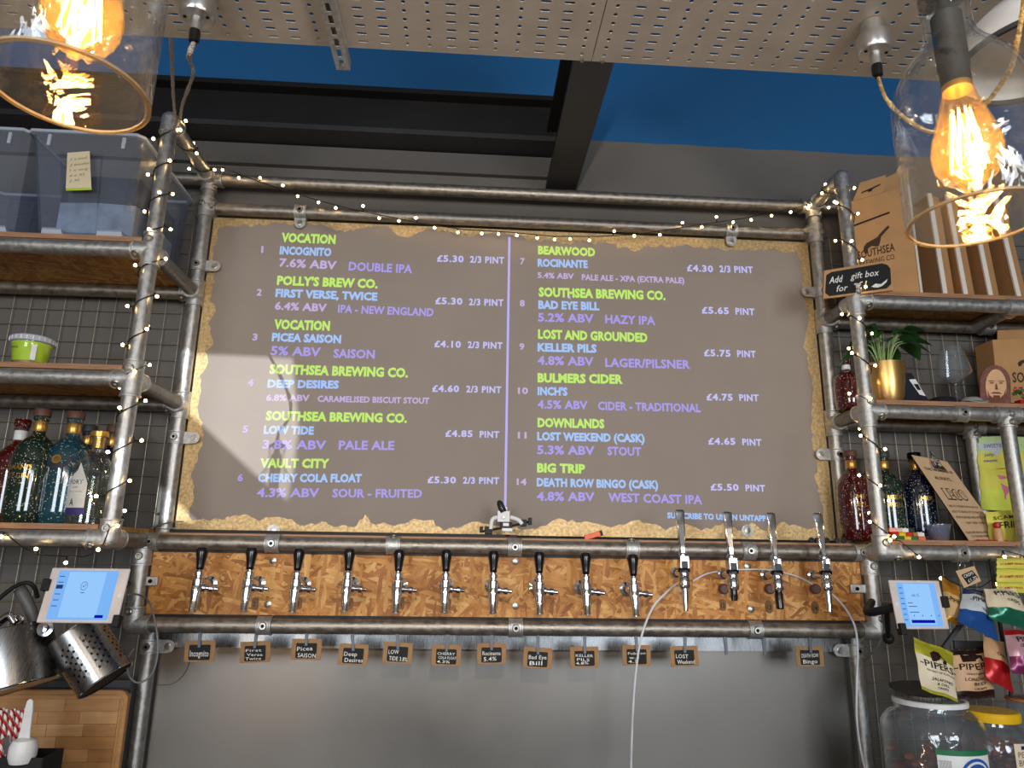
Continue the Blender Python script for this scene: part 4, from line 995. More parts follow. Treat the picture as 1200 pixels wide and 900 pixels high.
# folded cloths seen inside the tub
cl = solo('folded_shirts', 'pale folded shirts inside the tub with the note', 'clothes', MB().rings([[Vector((-1.40+.25*u_, -.32+.3*v_, z)) for u_, v_ in ((0, 0), (.5, -.03), (1, 0), (1, 1), (.5, 1.02), (0, 1))] for z in (SL1+.026, SL1+.09, SL1+.14, SL1+.15)]), mat('grey_shirt', (150, 162, 176), .9, var=.3, scale=20))
solo('folded_shirts', 'dark folded shirts on top of the pale ones inside the tub', 'clothes', MB().rings([[Vector((-1.40+.25*u_, -.32+.3*v_, z)) for u_, v_ in ((0, 0), (.5, -.02), (1, 0), (1, 1), (.5, 1.02), (0, 1))] for z in (SL1+.152, SL1+.2, SL1+.25)]), mat('dark_shirt', (46, 52, 66), .9, var=.3, scale=20))
q = [PY(79, 179, YL-.026), PY(105, 177, YL-.028), PY(107, 220, YL-.022), PY(77, 221, YL-.020)]
nt_ = thing('paper_note', 'cream handwritten note stuck on the front of a tub', 'note', q[3])
obj('sheet', slab_q(q, .0008), M['paper'], nt_, smooth=False)
mb = MB()
for j, s in enumerate(('5 x med', '2 wexford', '1 x mrg P', '4 x XL', '2 XL')): text_q(s, q, .12, .12+.11*len(s), .24+.15*j, .07, .0004, .0, mb=mb, slant=.04, shear=.3)
obj('handwriting', mb, mat('pencil', (120, 104, 84), .8), nt_, smooth=False)
solo('label_residue', 'bright strip of sticky note pad under the note', 'note', slab_q([quadpt(q, 0, .95)+Vector((0, .0015, 0)), quadpt(q, 1, .95)+Vector((0, .0015, 0)), quadpt(q, 1, 1.05)+Vector((0, .0015, 0)), quadpt(q, 0, 1.05)+Vector((0, .0015, 0))], .001), M['lime'], smooth=False)

# lime green pot
p = PY(34, 427, YL+.04); p.z = SL2+.0005
t = thing('snack_pot', 'round plastic pot with lime green label on the middle left shelf', 'tub', p)
obj('pot', MB().lathe(p, [(.044, 0), (.047, .004), (.057, .072)], 32), M['clear'], t)
obj('label_sleeve', MB().lathe(p, [(.0465, .008), (.0565, .068)], 32, cap=False), M['lime'], t)
obj('contents', MB().lathe(p, [(.042, .002), (.053, .066)], 24), mat('pot_contents', (170, 140, 90), .8, var=.4, scale=60), t)
obj('lid', MB().lathe(p, [(.060, .070), (.063, .072), (.063, .086), (.059, .090), (.050, .090), (.049, .086)], 36), M['tub_rim'], t)
mb = MB()
for k in range(24):
    a = 2*PI*k/24; mb.box(p+Vector((math.cos(a)*.0625, math.sin(a)*.0625, .079)), (.003, .003, .012), rot3(0, 0, a))
tag(obj('lid_ribs', mb, M['white'], t), kind='stuff')
obj('white_panel', MB().box(p+Vector((.032, -.042, .035)), (.014, .004, .052), rot3(0, 0, .62)), M['white'], t)
obj('label_print', text_on('NOCELLARA', p+Vector((-.03, -.0475, .045)), X, (Vector((0, -.12, 1))).normalized(), .04, .006, .004), M['black_ink'], t, smooth=False)

# bottles
def curved_text(mb, s, base, R, z, h, w, bold=.01, ph=0):
    vs, fs = glyphs(s, bold, 1.05); x0 = min(v.x for v in vs); x1 = max(v.x for v in vs); b = len(mb.v)
    for v in vs:
        a = ((v.x-x0)/(x1-x0)-.5)*w/R+ph; mb.v.append(base+Vector((math.sin(a)*(R+.001), -math.cos(a)*(R+.001), z+v.y/CAPH*h)))
    for f in fs: mb.face([b+i for i in f])
def gin(label, px, pybase, Y, zs, m, foil, stop, H=.325, R=.066, words=None, badge=False):
    p = PY(px, pybase, Y); p.z = zs+.0005; k = H/.325
    t = thing('spirit_bottle', label, 'bottle', p, group='bottles on the shelves')
    pr = [(.004, .004), (R*.86, 0), (R*.95, .008), (R, .04), (R, .165*k), (R*.97, .195*k), (R*.85, .222*k), (R*.6, .243*k), (R*.34, .255*k), (R*.28, .262*k), (R*.28, .300*k), (R*.31, .301*k), (R*.31, .306*k)]
    obj('bottle_glass', MB().lathe(p, pr, 36), m, t)
    obj('neck_foil', MB().lathe(p, [(R*.295, .268*k), (R*.315, .270*k), (R*.315, .297*k), (R*.295, .299*k)], 28), M['copper'] if foil else M['white'], t)
    obj('collar_ring', MB().lathe(p, [(R*.30, .300*k), (R*.36, .302*k), (R*.36, .312*k), (R*.30, .313*k)], 28), m, t)
    obj('stopper', MB().lathe(p, [(R*.36, .313*k), (R*.40, .315*k), (R*.40, .332*k), (R*.37, .336*k), (.002, .337*k)], 28), stop, t)
    if words:
        mb = MB()
        for j, (s, w_) in enumerate(words): curved_text(mb, s, p, R, .150*k-.026*j, .016, w_, ph=-.1)
        curved_text(mb, '_____', p, R, .150*k-.026*len(words)+.012, .004, .04, ph=-.1)
        obj('gold_lettering', mb, M['copper'], t, smooth=False)
    if badge:
        mb = MB(); n_ = 20; ring = []
        for r_ in (1, .02):
            ring.append([p+Vector((math.sin(math.cos(a)*r_*.62)*(R+.001), -math.cos(math.cos(a)*r_*.62)*(R+.001), .198*k-.01+math.sin(a)*r_*.032)) for a in [2*PI*q_/n_ for q_ in range(n_)]])
        ring[0] = [p+Vector((v.x-p.x, v.y-p.y+max(0, v.z-p.z-.19*k)*.5, v.z-p.z)) for v in ring[0]]
        ring[1] = [v+Vector((0, .002, 0)) for v in ring[1]]
        obj('neck_badge', mb.rings(ring, False, True), mat('badge_card', (44, 40, 52), .6), t, smooth=False)
        m2 = MB(); m2.prof(p+Vector((0, -(R+.0015), .185*k)), (0, -1, .2), [(.014, 0), (.014, .0008), (.011, .0008), (.011, 0)], 20); obj('badge_seal', m2, M['copper'], t)
    return t
gin('dark green gin bottle with gold lettering and brown stopper, lower left shelf', 27, 615, YL+.085, SL3, M['gl_green'], True, M['brownstop'], .345, .062, words=(('RMAND', .070), ('ST GIN', .062)))
gin('teal gin bottle with round badge on its shoulder, lower left shelf', 68, 615, YL+.115, SL3, M['gl_teal'], True, M['brownstop'], .345, .066, badge=True)
gin('dark red bottle mostly hidden behind the green bottle at far left', 6, 611, YL+.22, SL3, M['gl_red'], False, M['gl_red'], .335, .062)
gin('dark bottle peeping out behind the teal bottle', 88, 611, YL+.27, SL3, M['gl_navy'], True, M['darkgrey'], .33, .058)
gin('dark navy bottle peeping out behind the clear labelled bottle', 118, 611, YL+.25, SL3, M['gl_navy'], True, M['brownstop'], .325, .060)
# clear bottle
p = PY(101, 616, YL+.075); p.z = SL3+.0005; R = .062
t = thing('spirit_bottle', 'clear glass gin bottle with pale pointed label beside the left post', 'bottle', p, group='bottles on the shelves')
obj('bottle_glass', MB().shell(p, [(R*.9, .001), (R, .006), (R, .150), (R*.95, .175), (R*.78, .198), (R*.5, .215), (R*.31, .224), (R*.29, .232), (R*.29, .258), (R*.33, .262), (R*.33, .270)], .002, 36), M['clear'], t)
obj('glass_base', MB().lathe(p, [(R*.9, .0), (R*.97, .004), (R*.97, .014), (.01, .018)], 32), M['clear'], t)
obj('gin', MB().lathe(p, [(R*.90, .019), (R*.95, .022), (R*.95, .140)], 32), glass('pale_gin', (.84, .88, .74), .05, .4, .06, (.5, .55, .4)), t)
obj('stopper', MB().lathe(p, [(R*.26, .235), (R*.26, .270), (R*.42, .271), (R*.42, .286), (R*.38, .289)], 28), M['copper'], t)
def wrap(base, R, pts, lift=.0008, sub=10):  # label outline (angle, z) wrapped on a cylinder, as vertical strips
    mb = MB(); a0 = min(a for a, z in pts); a1 = max(a for a, z in pts)
    def zr(a):
        zs = []
        for (xa, za), (xb, zb) in zip(pts, pts[1:]+pts[:1]):
            if xa != xb and min(xa, xb)-1e-9 <= a <= max(xa, xb)+1e-9: zs.append(za+(zb-za)*(a-xa)/(xb-xa))
        return (min(zs), max(zs)) if zs else (0, 0)
    prev = None; N = 24
    for i in range(N+1):
        a = a0+(a1-a0)*i/N; a_ = min(max(a, a0+1e-4), a1-1e-4); lo, hi = zr(a_); b = len(mb.v)
        for z in (lo, hi): mb.v.append(base+Vector((math.sin(a)*(R+lift), -math.cos(a)*(R+lift), z)))
        if prev is not None: mb.face((prev, b, b+1, prev+1))
        prev = b
    return mb
lab = obj('front_label', wrap(p, R, [(-.85, .045), (.25, .045), (.25, .12), (.12, .14), (-.2, .185), (-.3, .16), (-.85, .13)]), mat('label_paper', (206, 204, 196), .7), t)
obj('purple_band', wrap(p, R, [(-.85, .028), (.30, .028), (.30, .048), (-.85, .048)], .0011), mat('purple_band', (58, 44, 110), .6), t)
mb = MB(); curved_text(mb, 'FORT', p, R, .118, .014, .045, .01, -.32); curved_text(mb, '- GIN -', p, R, .106, .006, .03, 0, -.32)
curved_text(mb, 'SPIRIT OF THE SEA', p, R, .094, .004, .045, 0, -.32); curved_text(mb, 'A', p, R, .054, .022, .016, .02, -.4)
obj('label_print', mb, mat('label_navy', (30, 34, 60), .7), t, smooth=False)

# ------------------------------------------------------------------ right shelves: boxes, plant, glass
def cannon(q, u, v, s, mb):   # simple field-gun emblem
    P_ = [(0, .38), (.02, .30), (.12, .22), (.36, .16), (.52, .12), (.60, .06), (.92, -.10), (.98, -.09), (.98, -.05), (.66, .12), (.60, .26), (.54, .34), (.44, .34), (.30, .31), (.16, .36), (.12, .46), (.04, .48)]
    return patch_q(q, [(u+a*s, v+b*s*.9) for a, b in P_], .0006, .0004, mb)
def kraft_box(label, q, dep, logo):
    n = (q[1]-q[0]).cross(q[0]-q[3]).normalized()
    t = thing('cardboard_box', label, 'box', q[3], group='kraft cardboard boxes on the right shelves')
    obj('carton', slab_q(q, dep), M['kraft'], t, bevel=.002)
    return t
# folded flat boxes stood on edge on the top shelf
bq = [PY(991, 238, -.12), PY(1063, 217, -.17), PY(1077, 345, -.185), PY(999, 345, -.14)]
for k_ in (2, 3): bq[k_].z = SR1+.001
bq = planar(bq)
bx = kraft_box('tall kraft gift box printed with the brewery cannon, upper right shelf', bq, .05, 1)
mb = MB(); cannon(bq, .22, .37, .44, mb); text_q('SOUTHSEA', bq, .12, .70, .60, .075, .0010, .02, mb, slant=.03); text_q('BREWING CO.', bq, .14, .70, .675, .05, .0010, .008, mb, slant=.03); obj('printed_logo', mb, mat('brown_print', (66, 44, 30), .8), bx, smooth=False)
mb = MB(); patch_q(bq, [(.08, .25), (.68, .20), (.68, .218), (.08, .268)], .0006, .0004, mb); obj('lid_slot', mb, M['black_ink'], bx, smooth=False)
fl_ = [PY(1008, 214, -.135), PY(1038, 205, -.155), quadpt(bq, .62, 0), quadpt(bq, .12, .0)]
fp_ = obj('upright_flap', slab_q(fl_, .004), M['kraft'], bx)
mb = MB(); patch_q(fl_, [(.2, .62), (.85, .44), (.85, .52), (.6, .62), (.56, .74), (.46, .74), (.42, .66), (.2, .70)], .0006, .0004, mb); obj('tab_slot', mb, M['black_ink'], bx, smooth=False)
obj('back_flap', slab_q([PY(1030, 212, -.09), PY(1064, 196, -.10), PY(1066, 225, -.10), PY(1040, 232, -.09)], .004), M['kraft'], bx)
obj('white_edge', MB().prism([bq[1]+Vector((0, 0, -.001)), bq[1]+Vector((.010, .004, .0)), bq[2]+Vector((.012, .004, 0)), bq[2]], (0, -.004, 0)), M['card_edge'], bx)
xs_ = [(1066, 1081), (1089, 1107), (1110, 1131), (1137, 1160), (1166, 1193)]
for i, (xt, xb) in enumerate(xs_):
    if i == 0: continue
    a = PY(xb, 345, -.19); a.z = SR1+.001; tpt = PY(xt, 232, -.19)
    t = thing('folded_box', 'folded flat kraft box standing on edge, %s from the big box' % ORD[i-1], 'box', a, group='folded flat boxes on the upper right shelf')
    wd = .010; tx = tpt.x-a.x; hz = 3.02-a.z; tx = tx*hz/(tpt.z-a.z)
    obj('carton', MB().rings([[a+Vector((0, 0, 0)), a+Vector((wd+.052, .03, 0)), a+Vector((wd+.052, .20, 0)), a+Vector((0, .20, 0))], [a+Vector((tx, 0, hz)), a+Vector((tx+wd+.052, .03, hz)), a+Vector((tx+wd+.052, .20, hz)), a+Vector((tx, .20, hz))]]), M['kraft'], t)
    obj('white_edge', MB().rings([[a+Vector((-.007, -.004, 0)), a+Vector((.010, -.004, 0)), a+Vector((.010, .004, 0)), a+Vector((-.007, .004, 0))], [a+Vector((tx-.007, -.004, hz)), a+Vector((tx+.010, -.004, hz)), a+Vector((tx+.010, .004, hz)), a+Vector((tx-.007, .004, hz))]]), M['card_edge'], t)
# chalk sign in front of the box
q = [PY(966, 317, -.262), PY(1045, 304, -.262), PY(1047, 340, -.262), PY(965, 350, -.262)]
dz = SR1+.0-q[2].z
t = thing('chalk_sign', 'framed chalk sign reading Add gift box for one pound, behind right post', 'sign', q[3])
obj('wooden_frame', slab_q(q, .008), M['kraft'], t, bevel=.001)
obj('chalkboard', patch_q(q, [(.03, .18), (.10, .10), (.85, .08), (.93, .16), (.97, .30), (.97, .80), (.90, .92), (.08, .94), (.02, .80)], .0004, .001), M['chalk'], t, smooth=False)
mb = MB(); text_q('Add', q, .07, .27, .50, .24, .002, .015, mb, shear=.2); text_q('gift box', q, .38, .80, .46, .22, .002, .008, mb, shear=.2); text_q('for', q, .18, .34, .82, .22, .002, .01, mb, shear=.2); text_q('£1', q, .46, .62, .82, .25, .002, .01, mb, shear=.2)
patch_q(q, [(.68, .80), (.74, .72), (.82, .76), (.92, .62), (.90, .72), (.84, .82), (.78, .86), (.72, .84)], .002, .0003, mb)
obj('lettering', mb, M['white_ink'], t, smooth=False)
# potted plant
p = PY(1040, 467, -.14); p.z = SR2+.0005
t = thing('potted_plant', 'leafy green plant in a tapered gold pot, upper right', 'plant', p)
obj('pot', MB().shell(p, [(.030, 0), (.050, .002), (.062, .03), (.070, .10), (.072, .158)], .004, 40), M['gold'], t)
obj('soil', MB().lathe(p, [(.062, .130), (.066, .140), (.03, .147)], 24), mat('soil', (36, 26, 18), .95, bump=.5), t)
random.seed(11)
for k in range(22):
    a = 2*PI*k/22+random.uniform(-.2, .2); rr = random.uniform(.02, .085); hz = random.uniform(.15, .26)-rr*.3
    b0 = p+Vector((math.cos(a)*.014, math.sin(a)*.014, .142)); tip = p+Vector((math.cos(a)*rr*1.15+.01, math.sin(a)*rr*.7, .142+hz*.62))
    pth = smooth_path([b0, b0+(tip-b0)*.5+Vector((0, 0, .035)), tip], 5)
    obj('stem', MB().tube(pth, .0022, 6), M['stem'], t)
    d = Vector((math.cos(a), math.sin(a)*.7, random.uniform(-.35, .3))).normalized(); L = random.uniform(.070, .100); W = L*random.uniform(.34, .46); sd = d.cross(Z).normalized(); up_ = sd.cross(d)
    rg = []; N = 7
    v0 = []; mbl = MB()
    for i in range(N+1):
        s = i/N; w_ = W*math.sin(PI*min(1, s*.95+.05))**.8*(1-.25*s); cpt = tip+d*L*s-Z*(s*s*L*.45)
        for side, lift in ((-1, .012), (0, -.004), (1, .012)): mbl.v.append(cpt+sd*side*w_+up_*lift*(w_/W))
    for i in range(N):
        for j in range(2): a_ = i*3+j; mbl.face((a_, a_+1, a_+4, a_+3))
    obj('leaf', mbl, M['leaf'], t, ang=80)
# wine glass
p = PY(1122, 468, -.17); p.z = SR2+.0005
t = thing('wine_glass', 'stemmed wine glass with angular bowl beside the plant', 'glass', p)
M['wine'] = glass('wine_glass_crystal', (.94, .95, .96), .04, 1, .05, (.7, .75, .8), edge=1)
obj('bowl', MB().shell(p, [(.002, .085), (.018, .089), (.055, .118), (.060, .126), (.052, .165), (.038, .222)], .0012, 40), M['wine'], t)
obj('glass_stem', MB().lathe(p, [(.0045, .004), (.0035, .02), (.003, .06), (.005, .085)], 16), M['wine'], t)
obj('foot', MB().lathe(p, [(.036, 0), (.036, .0012), (.006, .005)], 32), M['wine'], t)
# caps and cloth
def cap(label, px, w, h, m, Y=-.16):
    p = PY(px, 466, Y); p.z = SR2+.0005; t = thing('cap', label, 'cap', p)
    obj('crown', MB().rings([[p+Vector((math.cos(2*PI*k/20)*w*f, math.sin(2*PI*k/20)*w*.8*f, z)) for k in range(20)] for f, z in ((1, 0), (1, h*.45), (.88, h*.75), (.6, h*.95), (.15, h))]), m, t)
    pts = [p+Vector((math.cos(a)*w*1.05, -w*.5+math.sin(a)*w*.75-.0, .004+.012*math.cos(a)**2)) for a in [PI+PI*k/12 for k in range(13)]]
    obj('peak', MB().prism(pts, (0, 0, .004)), m, t)
    return t
cap('dark navy cap lying on the shelf behind the wine glass', 1105, .062, .05, M['navy'], -.10)
c_ = cap('small grey cap with dark emblem between wine glass and face card', 1138, .042, .036, M['greycloth'], -.17)
q = [PY(1062, 437, -.19), PY(1068, 437, -.19), PY(1090, 466, -.19), PY(1060, 467, -.19)]
t = thing('folded_card', 'dark folded triangular card with white label right of the gold pot', 'card', q[3]); 
for k_ in (2, 3): q[k_].z = SR2+.001
obj('card', slab_q(q, .02), M['navy'], t); obj('white_label', patch_q(q, [(.30, .22), (1.0, .20), (.98, .74), (.72, .70)], .0005, .0006), M['white'], t, smooth=False)
obj('label_mark', patch_q(q, [(.6, .36), (.95, .36), (.92, .55), (.70, .55)], .0014, .0004), M['black_ink'], t, smooth=False)
# face card
q = [PY(1148, 428, -.19), PY(1184, 428, -.19), PY(1184, 471, -.19), PY(1148, 471, -.19)]; 
for k_ in (2, 3): q[k_].z = SR2+.001
t = thing('face_card', 'cardboard cutout of a long-haired bearded face on the shelf', 'cutout', q[3])
def oval(cx_, cy_, rx, ry, n_=24, top=0): return [(cx_+rx*math.cos(2*PI*k/n_), cy_+ry*math.sin(2*PI*k/n_)) for k in range(n_)]
obj('cutout', patch_q(q, [(.5+.5*math.cos(a), max(.42-.42*math.sin(a), 0)) for a in [PI*k/16 for k in range(17)]][::-1]+[(1.0, 1), (.02, 1)], -.003, .003), mat('hair_print', (120, 78, 66), .7, var=.3, scale=60), t, smooth=False)
obj('face_print', patch_q(q, oval(.52, .52, .34, .42), .0004, .0004), mat('skin_print', (222, 174, 130), .7), t, smooth=False)
mb = MB(); patch_q(q, [(.22, .60), (.30, .74), (.42, .80), (.42, .74), (.64, .74), (.64, .80), (.76, .72), (.84, .56), (.80, .80), (.66, .96), (.44, .98), (.28, .84)], .0010, .0003, mb)
patch_q(q, [(.34, .70), (.42, .66), (.62, .66), (.72, .71), (.60, .70), (.44, .70)], .0010, .0003, mb)
patch_q(q, oval(.38, .44, .07, .016, 10), .0010, .0003, mb); patch_q(q, oval(.68, .44, .07, .016, 10), .0010, .0003, mb)
patch_q(q, [(.28, .38), (.46, .385), (.46, .40), (.28, .405)], .0010, .0003, mb); patch_q(q, [(.60, .385), (.78, .38), (.78, .405), (.60, .40)], .0010, .0003, mb); patch_q(q, [(.50, .46), (.54, .46), (.58, .60), (.48, .60)], .0010, .0002, mb)
obj('features_print', mb, mat('feature_print', (112, 66, 48), .7), t, smooth=False)
# second kraft box, right edge
q = [PY(1163, 398, -.10), PY(1262, 392, -.10), PY(1262, 468, -.10), PY(1170, 468, -.10)]
for k_ in (2, 3): q[k_].z = SR2+.001
bx = kraft_box('kraft brewery box on the plant shelf, cut by the right edge', q, .10, 1)
mb = MB(); cannon(q, .27, .24, .34, mb); text_q('SOUTHSEA', q, .19, .78, .60, .14, .0006, .02, mb); text_q('BREWING CO.', q, .20, .78, .76, .10, .0006, .008, mb); obj('printed_logo', mb, bpy.data.materials['brown_print'], bx, smooth=False)
obj('box_flap', slab_q([PY(1169, 387, -.05), PY(1262, 384, -.05), PY(1262, 400, -.06), PY(1169, 400, -.06)], .004), M['kraft'], bx)
mb = MB(); patch_q(q, [(.0, .98), (.0, .86), (.22, .88), (.10, .98)], .0006, .0004, mb); obj('lock_slot', mb, M['black_ink'], bx, smooth=False)
# small orange flower toy at right edge
p = PY(1196, 466, -.19); p.z = SR2+.0005; t = thing('toy_plant', 'small brick-built toy plant with orange flowers at right edge', 'toy', p)
obj('pot', MB().box(p+Vector((0, 0, .012)), (.03, .03, .024)), M['red'], t); mb = MB(); m2 = MB(); random.seed(5)
for k in range(10):
    c = p+Vector((random.uniform(-.028, .022), random.uniform(-.012, .012), .03+random.uniform(0, .03)))
    o_ = obj('green_brick', MB().box(c, (.014, .012, .010), rot3(random.random(), 0, random.random())), M['leaf'], t)
    if k % 2: obj('orange_flower', MB().cyl(c+Vector((0, -.004, .008)), c+Vector((0, -.006, .016)), .006, n=8), M['orange'], t)
gin('dark red rounded bottle behind the right front post, plant shelf', 995, 467, -.06, SR2, M['gl_red'], False, M['gl_red'], .19, .050)
# bottles of the lower right shelf
gin('dark red bottle behind the right front post, lower right shelf', 1006, 632, -.07, SR3, M['gl_red'], True, M['brownstop'], .315, .060, words=(('ME', .03), ('PI', .025)))
gin('dark green bottle with gold lettering right of the right front post', 1045, 632, -.07, SR3, M['gl_green'], True, M['darkgrey'], .315, .060, words=(('MERM', .05), ('IRISH', .045)))
gin('dark navy bottle standing behind the clipboard, lower right shelf', 1083, 632, -.06, SR3, M['gl_navy'], True, M['screw'], .315, .058, words=(('MER', .045),))
# toy bricks
random.seed(21); bc = [(200, 40, 30), (230, 200, 40), (240, 235, 225), (40, 110, 50), (30, 30, 32), (176, 120, 60), (220, 90, 30), (60, 150, 70)]
bm_ = [mat('toy_brick_colour', c, .35, coat=.2) for c in bc]; nm = ['red', 'yellow', 'white', 'green', 'black', 'tan', 'orange', 'light green']
cells = [(1043, 0, 1), (1053, 0, 3), (1062, 0, 1), (1070, 0, 3), (1079, 0, 6), (1048, 1, 0), (1056, 1, 1), (1064, 1, 0), (1073, 1, 5), (1060, 2, 2), (1053, 2, 5), (1067, 2, 4), (1085, 0, 4), (1046, 2, 6), (1078, 1, 2)]
for px, lv, ci in cells:
    p = PY(px, 630, -.185); p.z = SR3+.0005+lv*.0135; w_ = .024
    t = thing('toy_brick', '%s toy brick in the %s of the brick pile, %s' % (nm[ci], ('bottom layer', 'middle layer', 'top layer')[lv], 'left half' if px < 1062 else 'right half'), 'toy brick', p, (0, 0, random.uniform(-.2, .2)), group='toy bricks piled on the lower right shelf')
    obj('brick_body', MB().box((0, 0, .0065), (w_, .018, .0125)), bm_[ci], t, world=False, bevel=.0006)
    for sx_ in (-.006, .006): obj('stud', MB().cyl((sx_, 0, .0125), (sx_, 0, .0150), .0035, n=10), bm_[ci], t, world=False)
# little tub of red sweets
p = PY(1101, 632, -.18); p.z = SR3+.0005; t = thing('sweet_tub', 'small clear tub of red sweets in front of the clipboard', 'tub', p)
obj('tub', MB().shell(p, [(.003, .001), (.028, .001), (.030, .004), (.040, .052), (.042, .053), (.042, .056)], .001, 32), M['tub'], t)
mb = MB(); random.seed(2)
for k in range(70):
    a = random.uniform(0, 2*PI); r_ = random.uniform(0, .028); mb.sphere(p+Vector((math.cos(a)*r_, math.sin(a)*r_, random.uniform(.005, .022))), .0042, 6, 4)
tag(obj('red_sweets', mb, mat('red_sweet', (196, 66, 62), .4), t), kind='stuff')
# clipboard
q = [PY(1068, 533, -.11), PY(1110, 541, -.075), PY(1168, 634, -.13), PY(1136, 635, -.20)]
for k_ in (2, 3): q[k_].z = SR3+.002
q = planar(q)
t = thing('clipboard', 'leaning clipboard with kraft notice about toy bricks, lower right shelf', 'clipboard', q[3])
obj('board', slab_q([p_+(q[1]-q[0]).cross(q[0]-q[3]).normalized()*-.0015 for p_ in q], .003), M['black'], t)
obj('notice_sheet', slab_q(q, .0008), M['kraft_paper'], t, smooth=False)
mb = MB(); text_q('THE NUMBER IS', q, .12, .90, .175, .035, .0014, .012, mb); text_q('ALWAYS...', q, .24, .76, .285, .045, .0014, .006, mb)
for s, v_, a, b_ in (('ASK AT THE BAR FOR A BAG OF', .62, .08, .92), ('LEGO TO BUILD LITTLE SEA SIDE', .685, .06, .96), ('PEOPLE BEFORE AND AFTER THE', .75, .07, .95), ('CRAFT BEER TOWN', .815, .24, .78), ('PLEASE RETURN ALL BITS AND PIECES', .925, .06, .96), ('TO THE BAR WHEN FINISHED', .97, .14, .90)): text_q(s, q, a, b_, v_, .026, .0014, .004, mb)
obj('printed_text', mb, M['black_ink'], t, smooth=False)
mb = MB(); text_q('LEGO', q, .20, .82, .52, .125, .0014, .075, mb, space=1.2); obj('outline_lettering', mb, M['black_ink'], t, smooth=False)
mb = MB(); text_q('LEGO', q, .215, .805, .514, .115, .0019, .028, mb, space=1.25); obj('inner_lettering', mb, M['kraft_paper'], t, smooth=False)
c = quadpt(q, .52, .07); n = (q[1]-q[0]).cross(q[0]-q[3]).normalized(); dn = (q[3]-q[0]).normalized(); ac = (q[1]-q[0]).normalized()
mb = MB().prism([c-ac*.032+dn*.028, c+ac*.032+dn*.028, c+ac*.020-dn*.004, c-ac*.020-dn*.004], n*.010)
cl = obj('bulldog_clip', mb, M['chrome'], t, bevel=.002)
obj('clip_loop', MB().tube([c+n*.012+dn*.015-ac*.012, c+n*.016-dn*.02-ac*.009, c+n*.016-dn*.042, c+n*.016-dn*.02+ac*.009, c+n*.012+dn*.015+ac*.012], .0035, 8), M['chrome'], t)
# yellow packets hanging / standing at the right
def bag(label, q, cols, words, group=None, bulge=.018, name='crisp_packet', seed=1, ink=None, extra=None):
    """foil packet: puffed front and back with crimped ends; cols = [(v_end, material)...] from the top"""
    t = thing(name, label, 'packet', (q[2]+q[3])/2, group=group); random.seed(seed)
    n = (q[1]-q[0]).cross(q[0]-q[3]).normalized(); NU, NV = 12, 18
    ph = [random.uniform(0, 6.28) for _ in range(6)]
    def puff(u, v):
        e = math.sin(PI*min(max(u, 0), 1))**.55*(math.sin(PI*min(max((v-.05)/.90, 0), 1)))**.6 if .05 < v < .95 else 0
        cr = .10*math.sin(14*u+9*v+ph[0])+.08*math.sin(23*v-11*u+ph[1])+.06*math.sin(31*u*v+ph[2])
        return bulge*e*(1+cr)+ (.0012*math.sin(u*60) if v < .05 or v > .95 else 0)
    def wob(u, v): return u+.012*math.sin(13*v+ph[3]), v+.012*math.sin(9*u+ph[4])
    groups = {}
    for side in (1, -1):
        for k_, (ve, m) in enumerate(cols):
            vs_ = cols[k_-1][0] if k_ else 0
            rows = [vs_+(ve-vs_)*i/6 for i in range(7)]
            mb = groups.setdefault(k_, MB()); b = len(mb.v)
            for v in rows:
                for i in range(NU+1):
                    u = i/NU; uu, vv = wob(u, v); mb.v.append(quadpt(q, uu, vv)+n*(puff(u, v)*side*(1 if side > 0 else .5)))
            for r_ in range(6):
                for i in range(NU):
                    a = b+r_*(NU+1)+i; f = (a, a+NU+1, a+NU+2, a+1); mb.face(f if side > 0 else f[::-1])
    for k_, (ve, m) in enumerate(cols): obj('bag_body' if k_ == 0 and len(cols) == 1 else 'bag_panel', groups[k_], m, t, ang=75)
    mb = MB()
    for s, u0, u1, vb, vh in words:
        vs, fs = glyphs(s, .012, 1.05); b = len(mb.v); x0 = min(v.x for v in vs); x1 = max(v.x for v in vs)
        for v in vs:
            u = u0+(u1-u0)*(v.x-x0)/(x1-x0); vv = vb-v.y/CAPH*vh; uu, v2 = wob(u, vv); mb.v.append(quadpt(q, uu, v2)+n*(puff(u, vv)+.0016))
        for f in fs: mb.face([b+i for i in f])
    if words: obj('printed_text', mb, ink or M['black_ink'], t, smooth=False)
    if extra:
        for nm_, pts, m in extra:
            mb = MB(); b = len(mb.v); cu = sum(a for a, b_ in pts)/len(pts); cv = sum(b_ for a, b_ in pts)/len(pts)
            for (u, v) in pts+[(cu, cv)]:
                uu, v2 = wob(u, v); mb.v.append(quadpt(q, uu, v2)+n*(puff(u, v)+.0011))
            m_ = len(pts)
            for i in range(m_): mb.face((i, (i+1) % m_, m_))
            obj(nm_, mb, m, t, smooth=False)
    return t
cream = mat('cream_packet', (222, 208, 178), .4, var=.05); olive = mat('olive_foil', (172, 168, 44), .28, .25, var=.1); kraftf = mat('tan_packet', (206, 164, 122), .45); brown = mat('dark_brown_foil', (44, 26, 24), .3, .2)
amber = mat('amber_foil', (196, 136, 44), .28, .3); bluef = mat('blue_foil', (42, 92, 168), .22, .4); greenf = mat('green_foil', (36, 108, 84), .22, .4); redf = mat('red_foil', (178, 26, 30), .25, .3); pinkf = mat('pink_foil', (196, 152, 160), .3, .2); palef = mat('pale_packet', (198, 204, 206), .35)
lemon = mat('lemon_packet', (222, 214, 92), .35, var=.08); mint = mat('mint_packet', (190, 214, 150), .4); purplef = mat('purple_foil', (120, 40, 84), .25, .3); navyf = mat('navy_foil', (32, 58, 108), .25, .3)
BG = 'crisp packets at the lower right'
q = [PY(1143, 511, -.02), PY(1215, 512, -.02), PY(1215, 549, -.03), PY(1147, 549, -.03)]
